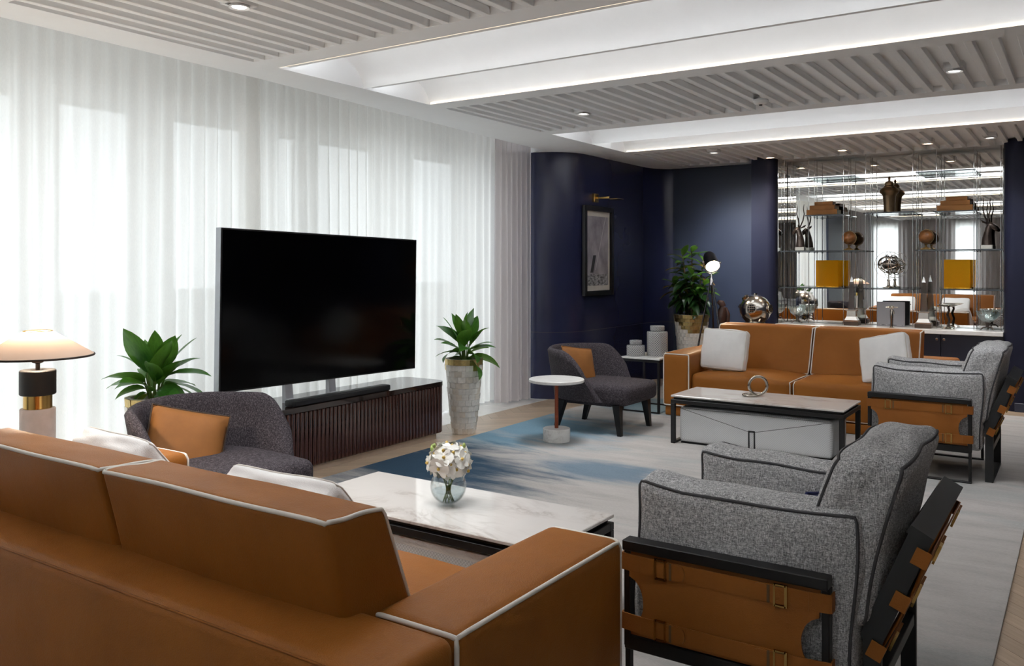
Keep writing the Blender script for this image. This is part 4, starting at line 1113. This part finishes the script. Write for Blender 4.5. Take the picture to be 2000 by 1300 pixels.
# orchid bowl
bowl = thing('glass_bowl_vase', 'round clear glass bowl vase with water on the near coffee table', 'vase', (-2.40, 3.06, .4145))
out = []; inn = []
for i in range(15):
    a = -PI/2+(PI/2+rad(52))*i/14; out.append((.082*cos(a), .082+.082*sin(a)))
for i in range(14, -1, -1):
    a = -PI/2+(PI/2+rad(52))*i/14; inn.append((.0785*cos(a), .082+.0785*sin(a)))
out[0] = (0, 0); inn[-1] = (0, .0035)
MB().lathe(out+inn, 40).build('glass', 'vase_glass', bowl, 60)
wt = []
for i in range(9):
    a = -PI/2+(PI/2-.25)*i/8; wt.append((.0775*cos(a), .082+.0775*sin(a)))
wt.append((0, wt[-1][1])); wt[0] = (0, wt[0][1])
MB().lathe(wt, 36).build('water', 'water', bowl, 60)
orc = thing('orchid_bouquet', 'cluster of white orchids with yellow centres in the glass bowl', 'flowers', (-2.40, 3.06, .42))
rs = random.Random(5)
def petal(m, L, Wd, ang, M4, cup=.25):
    V = []; F = []; n = 5
    for i in range(n+1):
        t = i/n; w_ = Wd/2*math.sqrt(max(0, 1-(2*t-1.05)**2)) if 0 < i < n else Wd*.12
        for s in (-1, 0, 1):
            x = L*t; y = s*w_; z = cup*L*(t*t*.5)-abs(s)*w_*.15
            V.append((x*cos(ang)-y*sin(ang), x*sin(ang)+y*cos(ang), z))
    for i in range(n):
        for k in range(2): F.append([i*3+k, i*3+k+1, (i+1)*3+k+1, (i+1)*3+k])
    m.add([M4 @ Vector(v) for v in V], F)
for i in range(34):
    ph = i*2.39996; yv = 1-2*(i+.5)/34*.93; rr = math.sqrt(1-yv*yv)
    d = Vector((rr*cos(ph), rr*sin(ph), yv*.85+.12)).normalized()
    c0 = Vector((0, 0, .185)); k_ = rs.uniform(.8, 1.05); p = c0+Vector((d.x*.094*k_, d.y*.094*k_, d.z*.078*k_))
    q = d.to_track_quat('Z', 'Y').to_matrix().to_4x4(); T = Matrix.Translation(p) @ q @ Matrix.Rotation(rs.uniform(0, 6), 4, 'Z')
    m = MB(); s = rs.uniform(1.0, 1.3)
    for a in (0, 120, 240): petal(m, .040*s, .026*s, rad(a), T)
    for a in (60, 300): petal(m, .042*s, .046*s, rad(a), T, .15)
    o = m.build('blossom', 'orchid', orc, 70)
    m = MB(); m.lathe([(0, .014), (.005, .012), (.008, .005), (.004, .0), (0, 0)], 8); m.xf(T); m.build('lip', 'orchid_lip', o, 60)
for i in range(8):
    a = rs.uniform(0, 6); p = Vector((.075*cos(a), .075*sin(a), .165+rs.uniform(-.03, .11)))
    m = MB(); m.lathe([(0, -.014), (.007, -.006), (.008, .004), (0, .014)], 8); m.xf(Matrix.Translation(p)); m.build('bud', 'green_bud', orc, 60)
for i in range(9):
    a = i*.7; MB().tube([(.025*cos(a+2), .025*sin(a+2), .006), (.012*cos(a), .012*sin(a), .08), (.045*cos(a), .045*sin(a), .17)], .0028, 5).build('stem', 'stem', orc, 60)

# ring sculpture on the far table
rg = thing('ring_sculpture', 'polished silver ring sculpture with a chain link on the far coffee table', 'sculpture', (-2.24, 6.98, .4145))
R_ = .075
pts = [(R_*cos(t/40*2*PI)*.82, R_*cos(t/40*2*PI)*.57, R_+.012+R_*sin(t/40*2*PI)) for t in range(40)]
MB().tube(pts, .012, 10, True).build('upright_ring', 'nickel', rg, 60)
pts = [(-.055+.062*cos(t/36*2*PI), -.02+.062*sin(t/36*2*PI), .009) for t in range(36)]
MB().tube(pts, .0085, 10, True).build('flat_ring', 'nickel', rg, 60)

# ------------------------------------------------------------------ picture and picture light on the navy wall
pf = thing('framed_picture', 'tall black framed photograph of a yacht in rough sea on the navy wall', 'picture', (-4.70, 8.81, 1.655))
hw, hh, fw = .355, .515, .055
for (y0, y1, z0, z1) in ((-hw, -hw+fw, -hh, hh), (hw-fw, hw, -hh, hh), (-hw+fw, hw-fw, -hh, -hh+fw), (-hw+fw, hw-fw, hh-fw, hh)):
    MB().rbox(-.019, .022, y0, y1, z0, z1, .003, 1).build('frame_side', 'frame_black', pf)
MB().box(-.018, -.010, -hw+fw, hw-fw, -hh+fw, hh-fw).build('mat_board', 'mat_board', pf, 0)
MB().box(-.0095, -.007, -hw+fw+.045, hw-fw-.045, -hh+fw+.06, hh-fw-.06).build('print', 'photo', pf, 0)
pq = thing('picture_light', 'small square brass picture light above the framed photograph', 'wall lamp', (-4.718, 8.74, 2.265))
MB().rbox(0, .035, -.05, .05, -.05, .05, .004).build('wall_plate', 'brass', pq)
MB().rbox(.0355, .20, -.012, .012, -.012, .012, .002, 1).build('arm', 'brass', pq)
MB().rbox(.195, .30, .0, .16, -.022, -.0125, .003, 1).build('head', 'brass', pq)

# ------------------------------------------------------------------ bar: cabinets, counter, mirror, glass shelves
X0, X1 = -3.045, -.702
mir = MB().box(X0+.012, X1, 10.600, 10.606, .802, 2.748).build('wall_mirror', 'mirror', None, 0); tag(mir, 'large wall mirror behind the glass display shelves', 'mirror')
mr = MB().box(X0+.0, X0+.006, 10.225, 10.599, .802, 2.748).build('mirror_return', 'mirror', None, 0); tag(mr, 'narrow mirror strip on the left return of the shelving niche', 'mirror')
bc = thing('bar_cabinet', 'navy bar cabinet with small knobs below the display shelves', 'cabinet', ((X0+X1)/2, 10.37, 0))
bw = (X1-X0)/2
MB().box(-bw, bw, -.19, .225, .0605, .754).build('carcass', 'cabinet', bc, 0); MB().box(-bw, bw, -.17, .225, .0005, .06).build('kick', 'frame_black', bc, 0)
dw = 2*bw/4
for i in range(4):
    x0 = -bw+i*dw
    d = MB().rbox(x0+.003, x0+dw-.003, -.212, -.191, .064, .751, .002, 1).build('door', 'cabinet', bc)
    kx = x0+dw-.035 if i % 2 == 0 else x0+.035
    m = MB().lathe([(0, 0), (.008, 0), (.006, .010), (.014, .016), (.014, .024), (.009, .029), (0, .030)], 16); m.xf(Matrix.Translation((kx, -.212, .70)) @ Matrix.Rotation(PI/2, 4, 'X')); m.build('knob', 'chrome', d)
ct = MB().rbox(X0+.001, X1-.001, 10.115, 10.599, .755, .80, .004, 1).build('counter_top', 'counter'); tag(ct, 'pale stone bar counter in front of the mirror', 'counter')
fa = thing('bar_faucet', 'polished bar faucet on the counter edge before the grey book', 'faucet', (-1.775, 10.165, .801))
MB().lathe([(0, 0), (.024, 0), (.024, .008), (.017, .014), (.015, .06), (.018, .13), (.017, .19), (.011, .2), (.011, .205), (.0, .205)], 20).build('body', 'nickel', fa)
MB().lathe([(0, .204), (.018, .209), (.026, .225), (.018, .243), (0, .249)], 18).build('ball', 'nickel', fa)
MB().tube([(0, 0, .17), (.0, .05, .19), (0, .10, .18), (0, .12, .15)], .009, 8).build('spout', 'nickel', fa, 60)
MB().tube([(-.06, 0, .225), (.06, 0, .225)], .006, 8).build('lever', 'nickel', fa, 60)

YF, YK = 10.26, 10.57       # shelf front and back
shelves = [('upper left glass shelf above the left orange books', -2.72, -2.17, 2.515), ('glass shelf carrying the left stack of orange books', -2.735, -2.30, 2.078),
           ('glass shelf carrying the bronze urn at the centre', -2.09, -1.56, 2.085), ('upper right glass shelf above the right orange books', -1.55, -.965, 2.515),
           ('glass shelf carrying the right stack of orange books', -1.375, -.96, 2.078), ('left glass shelf carrying antelope bust and globe', -3.03, -2.11, 1.662),
           ('right glass shelf carrying globe and antelope bust', -1.555, -.71, 1.662), ('lower left glass shelf carrying an amber vase', -3.03, -2.29, 1.232),
           ('lower centre glass shelf carrying the ring sphere', -2.09, -1.56, 1.232), ('lower right glass shelf carrying an amber vase', -1.305, -.71, 1.236)]
for lab, xa, xb, z in shelves:
    s_ = thing('glass_shelf', lab, 'shelf', ((xa+xb)/2, 10.41, z), 0, 'glass display shelves'); h = (xb-xa)/2
    MB().box(-h, h, YF-10.41, YK-10.41, -.012, -.001).build('glass', 'shelf_glass', s_, 0)
    MB().box(-h, h, YF-10.415, YF-10.4105, -.014, .0).build('front_edge', 'shelf_edge', s_, 0)
rods = [-2.985, -2.70, -2.31, -2.07, -1.58, -1.345, -.985, -.735]
for i, x in enumerate(rods):
    for j, y in enumerate((YF+.025, YK-.03)):
        o = thing('chrome_rod', 'thin chrome suspension rod, %s of the eight %s ones from the left' % (('first', 'second', 'third', 'fourth', 'fifth', 'sixth', 'seventh', 'last')[i], ('front', 'rear')[j]), 'rod', (x, y, .8005), 0, 'chrome shelf rods')
        MB().tube([(0, 0, 0), (0, 0, 1.946)], .0042, 8).build('rod', 'chrome', o, 60)
        for lab, xa, xb, z in shelves:
            if xa-.02 <= x <= xb+.02: MB().tube([(0, 0, z-.8005-.028), (0, 0, z-.8005-.0145)], .0095, 10).build('clamp', 'chrome', o, 60)
MB().tube([(X0+.04, YF+.025, 2.742), (X1-.04, YF+.025, 2.742)], .004, 8)

def books(label, x, z, d):
    w = .35
    for k, (ww, hh_, dd) in enumerate(((.345, .060, .24), (.285, .050, .22), (.205, .040, .20))):
        zz = z+sum((.060, .050, .040)[:k])+.0006*k
        r = thing('orange_book', '%s orange book of the %s stack' % (('bottom', 'middle', 'top')[k], label), 'book', (x+d*k*.008, 10.40, zz), rad((1, -2, 2)[k]), 'orange books in stacks')
        MB().rbox(-ww/2, ww/2, -dd/2, dd/2, 0, .004, .001, 1).build('cover', 'book_orange', r); MB().rbox(-ww/2, ww/2, -dd/2, dd/2, hh_-.004, hh_, .001, 1).build('cover', 'book_orange', r)
        MB().rbox(-ww/2, ww/2, -dd/2, -dd/2+.005, .0041, hh_-.0041, .001, 1).build('spine', 'book_orange', r)
        MB().box(-ww/2+.005, ww/2-.006, -dd/2+.0055, dd/2-.008, .0041, hh_-.0041).build('pages', 'mat_board', r, 0)
books('left', -2.555, 2.0785, 1); books('right', -1.17, 2.0785, 1)

ur = thing('lidded_urn', 'tall aged bronze lidded urn on the centre glass shelf', 'urn', (-1.845, 10.42, 2.0855))
MB().lathe([(0, 0), (.056, 0), (.058, .006), (.062, .10), (.070, .185), (.078, .205), (.098, .222), (.105, .242), (.098, .262), (.080, .275), (.065, .285), (0, .286)], 32).build('body', 'urn_bronze', ur)
MB().lathe([(0, .2865), (.060, .287), (.058, .296), (.046, .305), (.050, .318), (.046, .335), (.030, .352), (.012, .360), (.010, .372), (.016, .382), (.012, .394), (.004, .410), (0, .412)], 28).build('lid', 'urn_bronze', ur)

def antelope(label, x, flip):
    r = thing('antelope_bust', label, 'sculpture', (x, 10.41, 1.6625), 0, 'bronze antelope busts')
    MB().rbox(-.055, .055, -.045, .045, 0, .045, .003, 1).build('plinth', 'pot_metal', r)
    f = flip
    MB().tube([(0, 0, .0455), (.0, 0, .10), (-.006*f, 0, .17), (-.018*f, 0, .225), (-.030*f, 0, .25)], [.052, .048, .038, .032, .030], 14).build('neck', 'bronze', r, 60)
    MB().tube([(.0, 0, .262), (-.03*f, 0, .258), (-.06*f, 0, .235), (-.085*f, 0, .208), (-.092*f, 0, .198)], [.016, .032, .027, .018, .010], 12).build('head', 'bronze', r, 60)
    for s in (-1, 1):
        MB().tube([(-.010*f, s*.016, .28), (.004*f+s*.018, s*.028, .36), (s*.035, s*.035, .44), (s*.026, s*.03, .50), (s*.034, s*.03, .555)], [.009, .008, .006, .005, .002], 8).build('horn', 'bronze', r, 60)
        MB().tube([(.0, s*.02, .272), (.012*f+s*.02, s*.05, .292), (.02*f+s*.03, s*.065, .31)], [.006, .012, .002], 8).build('ear', 'bronze', r, 60)
antelope('dark bronze antelope bust with long horns at the left end', -2.83, 1)
antelope('dark bronze antelope bust with long horns at the right end', -.875, -1)
def globe(label, x):
    r = thing('small_globe', label, 'globe', (x, 10.40, 1.6625), 0, 'small antique globes')
    MB().rbox(-.052, .052, -.045, .045, 0, .014, .003, 1).build('base', 'brass_dark', r)
    MB().lathe([(0, .0145), (.036, .0145), (.030, .024), (.010, .034), (.012, .05), (.020, .058), (0, .060)], 18).build('stand', 'brass_dark', r)
    m = MB(); m.lathe([(.0, 0)]+[(.078*sin(PI*i/16), .078-.078*cos(PI*i/16)) for i in range(1, 16)]+[(0, .156)], 28, cz=.064); m.build('ball', 'globe_brown', r, 60)
    MB().tube([(.082*cos(rad(t)), 0, .142+.082*sin(rad(t))) for t in range(-100, 101, 10)], .003, 6).build('meridian', 'brass_dark', r, 60)
globe('small brown globe beside the left antelope bust', -2.275); globe('small brown globe at the left end of the right shelf', -1.465)

def amber(label, x, z):
    r = thing('amber_vase', label, 'vase', (x, 10.40, z), 0, 'amber glass vases')
    w = .125; h = .315
    MB().rbox(-w, w, -.09, .09, 0.0, .012, .003, 1).build('base', 'amber_body', r)
    for (x0, x1, y0, y1) in ((-w, w, -.09, -.082), (-w, w, .082, .09), (-w, -w+.008, -.0815, .0815), (w-.008, w, -.0815, .0815)):
        MB().box(x0, x1, y0, y1, .0125, h).build('panel', 'amber', r, 0)
    MB().lathe([(0, .0125), (.036, .0125), (.036, .13), (.032, .132), (0, .132)], 20).build('candle', 'amber_body', r)
amber('amber glass hurricane vase on the lower left shelf', -2.50, 1.2325); amber('amber glass hurricane vase on the lower right shelf', -1.15, 1.2365)

ns_ = thing('ring_sphere', 'openwork silver sphere of rings on a pedestal, lower centre shelf', 'sculpture', (-1.85, 10.41, 1.2325))
MB().lathe([(0, 0), (.060, 0), (.060, .010), (.030, .018), (.016, .03), (.012, .075), (.020, .085), (.014, .10), (0, .10)], 24).build('pedestal', 'nickel', ns_)
cz = .262
for k in range(10):
    e = Euler((rad(75+k*13*(1 if k % 2 else -1)), rad(k*29), rad(k*41))).to_matrix() if k > 2 else Euler((rad((0, 90, 90)[k]), 0, rad((0, 0, 80)[k]))).to_matrix()
    R_ = .150 if k < 3 else .10+.006*k*.5
    pts = [Vector((0, 0, cz))+e @ Vector((R_*cos(i/40*2*PI), R_*sin(i/40*2*PI), 0))*(1 if k < 3 else .9) for i in range(40)]
    MB().tube(pts, .0022 if k < 3 else .0055, 6, True).build('ring', 'nickel', ns_, 60)
m = MB(); m.lathe([(0, -.06)]+[(.07*sin(PI*i/12), -.06*cos(PI*i/12)) for i in range(1, 12)]+[(0, .06)], 20, cz=cz); m.build('core', 'knot_metal', ns_, 60)
MB().tube([(0, 0, .10), (0, 0, cz-.06)], .006, 8).build('spindle', 'nickel', ns_, 60)

def obelisk(label, x):
    r = thing('crystal_obelisk', label, 'sculpture', (x, 10.36, .8005), 0, 'crystal obelisks on silver plinths')
    MB().rbox(-.085, .085, -.07, .07, 0, .045, .003, 1).build('plinth', 'bronze', r)
    m = MB(); a = .07
    for (z0, z1, a0, a1) in ((.0455, .06, .078, .078), (.06, .10, .070, .050), (.10, .165, .050, .046), (.165, .18, .060, .060)):
        m.add([(-a0, -a0*.8, z0), (a0, -a0*.8, z0), (a0, a0*.8, z0), (-a0, a0*.8, z0), (-a1, -a1*.8, z1), (a1, -a1*.8, z1), (a1, a1*.8, z1), (-a1, a1*.8, z1)], [(0, 3, 2, 1), (4, 5, 6, 7), (0, 1, 5, 4), (1, 2, 6, 5), (2, 3, 7, 6), (3, 0, 4, 7)])
    m.build('pedestal', 'pot_metal', r, 0, dist=.0001)
    m = MB(); a0, a1 = .034, .020
    m.add([(-a0, -a0, .1805), (a0, -a0, .1805), (a0, a0, .1805), (-a0, a0, .1805), (-a1, -a1, .50), (a1, -a1, .50), (a1, a1, .50), (-a1, a1, .50), (0, 0, .575)],
          [(0, 3, 2, 1), (0, 1, 5, 4), (1, 2, 6, 5), (2, 3, 7, 6), (3, 0, 4, 7), (4, 5, 8), (5, 6, 8), (6, 7, 8), (7, 4, 8)]); m.build('spire', 'crystal', r, 0)
obelisk('crystal obelisk on a silver plinth, left of the grey book', -2.235); obelisk('crystal obelisk on a silver plinth, right of the faucet', -1.48)
def gbowl(label, x):
    r = thing('footed_glass_bowl', label, 'bowl', (x, 10.36, .8005), 0, 'footed cut glass bowls')
    nf = 16
    m = MB(); n = 48; prof = [(.03, .085), (.055, .10), (.085, .14), (.106, .19), (.112, .205), (.104, .203), (.078, .145), (.05, .106), (.0, .098)]
    for k in range(n):
        a = 2*PI*k/n; fl_ = 1+.045*cos(nf*a)
        for (rr, z) in prof: m.v.append((rr*fl_*cos(a), rr*fl_*sin(a), z))
    p_ = len(prof)
    for k in range(n):
        for i in range(p_-1): k2 = (k+1) % n; m.f.append([k*p_+i, k2*p_+i, k2*p_+i+1, k*p_+i+1])
    m.build('bowl', 'bowl_glass', r, 60)
    MB().lathe([(0, .084), (.032, .0845), (.02, .07), (.014, .05), (.02, .03), (0, .028)], 16).build('stem', 'bronze', r)
    for i in range(3):
        a = rad(90+120*i); MB().tube([(.01*cos(a), .01*sin(a), .035), (.045*cos(a), .045*sin(a), .03), (.07*cos(a), .07*sin(a), .007)], [.008, .008, .006], 8).build('foot', 'bronze', r, 60)
gbowl('footed cut glass bowl at the left end of the counter', -2.85); gbowl('footed cut glass bowl at the right end of the counter', -.865)
gb = thing('grey_art_book', 'large grey picture book standing upright on the counter behind the faucet', 'book', (-1.83, 10.43, .8005)); 
MB().rbox(-.145, .145, -.02, -.0165, 0.0, .275, .001, 1).build('front_board', 'grey_print_flat', gb); MB().rbox(-.145, .145, .0165, .02, 0, .275, .001, 1).build('back_board', 'grey_print_flat', gb)
MB().box(-.14, .142, -.016, .016, .004, .271).build('pages', 'mat_board', gb, 0)
MB().box(-.135, .135, -.0212, -.0202, .01, .265).build('cover_print', 'grey_print', gb, 0)
dsh = thing('twisted_dish_stand', 'silver dish on a twisted branching stem, right part of the counter', 'ornament', (-1.245, 10.40, .8005))
MB().lathe([(0, 0), (.075, 0), (.060, .012), (.018, .03), (0, .03)], 20).build('foot', 'nickel', dsh)
MB().tube([(0, 0, .0305), (.012, 0, .09), (-.008, 0, .15), (.01, 0, .20), (.0, 0, .235)], [.016, .012, .014, .012, .014], 10).build('stem', 'bronze', dsh, 60)
MB().lathe([(0, .2355), (.05, .238), (.105, .258), (.108, .262), (.05, .246), (0, .243)], 28).build('dish', 'nickel', dsh)

# console behind the sofa with diver's helmet and carved figure
cn = thing('niche_console', 'low dark console table behind the far sofa carrying the diving helmet', 'table', (-3.22, 9.62, 0))
MB().rbox(-.42, .36, -.17, .17, .725, .76, .003, 1).build('top', 'wood_top', cn)
for sx in (-.39, .33):
    for sy in (-.145, .145): MB().box(sx-.016, sx+.016, sy-.016, sy+.016, .0145, .7245).build('leg', 'black_metal', cn, 0)
hm = thing('diving_helmet', 'polished vintage diving helmet on the console behind the far sofa', 'helmet', (-3.12, 9.62, .761), rad(-35))
MB().lathe([(0, 0), (.135, 0), (.140, .012), (.125, .035), (.118, .055), (.124, .07), (.112, .078), (0, .078)], 36).build('collar', 'pot_metal', hm)
m = MB(); m.lathe([(.108, .0785)]+[(.175*sin(t)*1.0, .225-.172*cos(t)) for t in [rad(42+138*i/18) for i in range(18)]]+[(0, .397)], 40); m.build('dome', 'pot_metal', hm, 60)
def port(ang, el, rr, bars, nm):
    d = Vector((cos(ang)*cos(el), sin(ang)*cos(el), sin(el))); T = Matrix.Translation(Vector((0, 0, .225))+d*.150) @ d.to_track_quat('Z', 'Y').to_matrix().to_4x4()
    m = MB().lathe([(0, 0), (rr*1.15, 0), (rr*1.15, .02), (rr*1.22, .03), (rr*1.22, .04), (rr, .042), (rr*.95, .03), (0, .028)], 24); m.xf(T); o = m.build(nm, 'nickel', hm, 40)
    m = MB().lathe([(0, .0285), (rr*.9, .029), (rr*.9, .032), (0, .033)], 20); m.xf(T); m.build('window', 'frame_black', o)
    if bars:
        for q in (-.5, 0, .5):
            for sw_ in (0, 1):
                a = Vector((q*rr*.95, -rr*.8, .04)) if sw_ else Vector((-rr*.8, q*rr*.95, .04)); b = Vector((q*rr*.95, rr*.8, .04)) if sw_ else Vector((rr*.8, q*rr*.95, .04))
                MB().tube([T @ a, T @ b], .003, 6).build('bar', 'nickel', o, 60)
port(rad(-50), rad(6), .048, True, 'front_port'); port(rad(25), rad(4), .042, True, 'side_port'); port(rad(190), rad(10), .04, False, 'side_port'); port(rad(-110), rad(50), .035, False, 'top_port')
m = MB().tube([(-.17, -.02, .26), (-.215, -.04, .265), (-.235, -.045, .24)], [.018, .02, .016], 12); m.build('valve', 'pot_metal', hm, 60)
MB().tube([(.0, 0, .397), (.0, 0, .412)], .02, 12).build('crest', 'nickel', hm)
cf = thing('carved_figure', 'dark glossy carved abstract figure between floor lamp and helmet', 'sculpture', (-3.50, 9.60, .761))
MB().tube([(0, 0, .0), (-.005, 0, .10), (.0, 0, .2), (.012, 0, .25)], [.05, .058, .05, .036], 16).build('torso', 'wood_dark', cf, 60)
MB().tube([(.012, 0, .25), (-.006, -.01, .29), (-.03, -.02, .295), (-.045, -.025, .28)], [.034, .040, .032, .018], 14).build('head', 'wood_dark', cf, 60)
MB().tube([(.04, .01, .24), (.065, .01, .16), (.062, .005, .06), (.05, 0, .0)], [.012, .024, .024, .018], 10).build('arm', 'wood_dark', cf, 60)
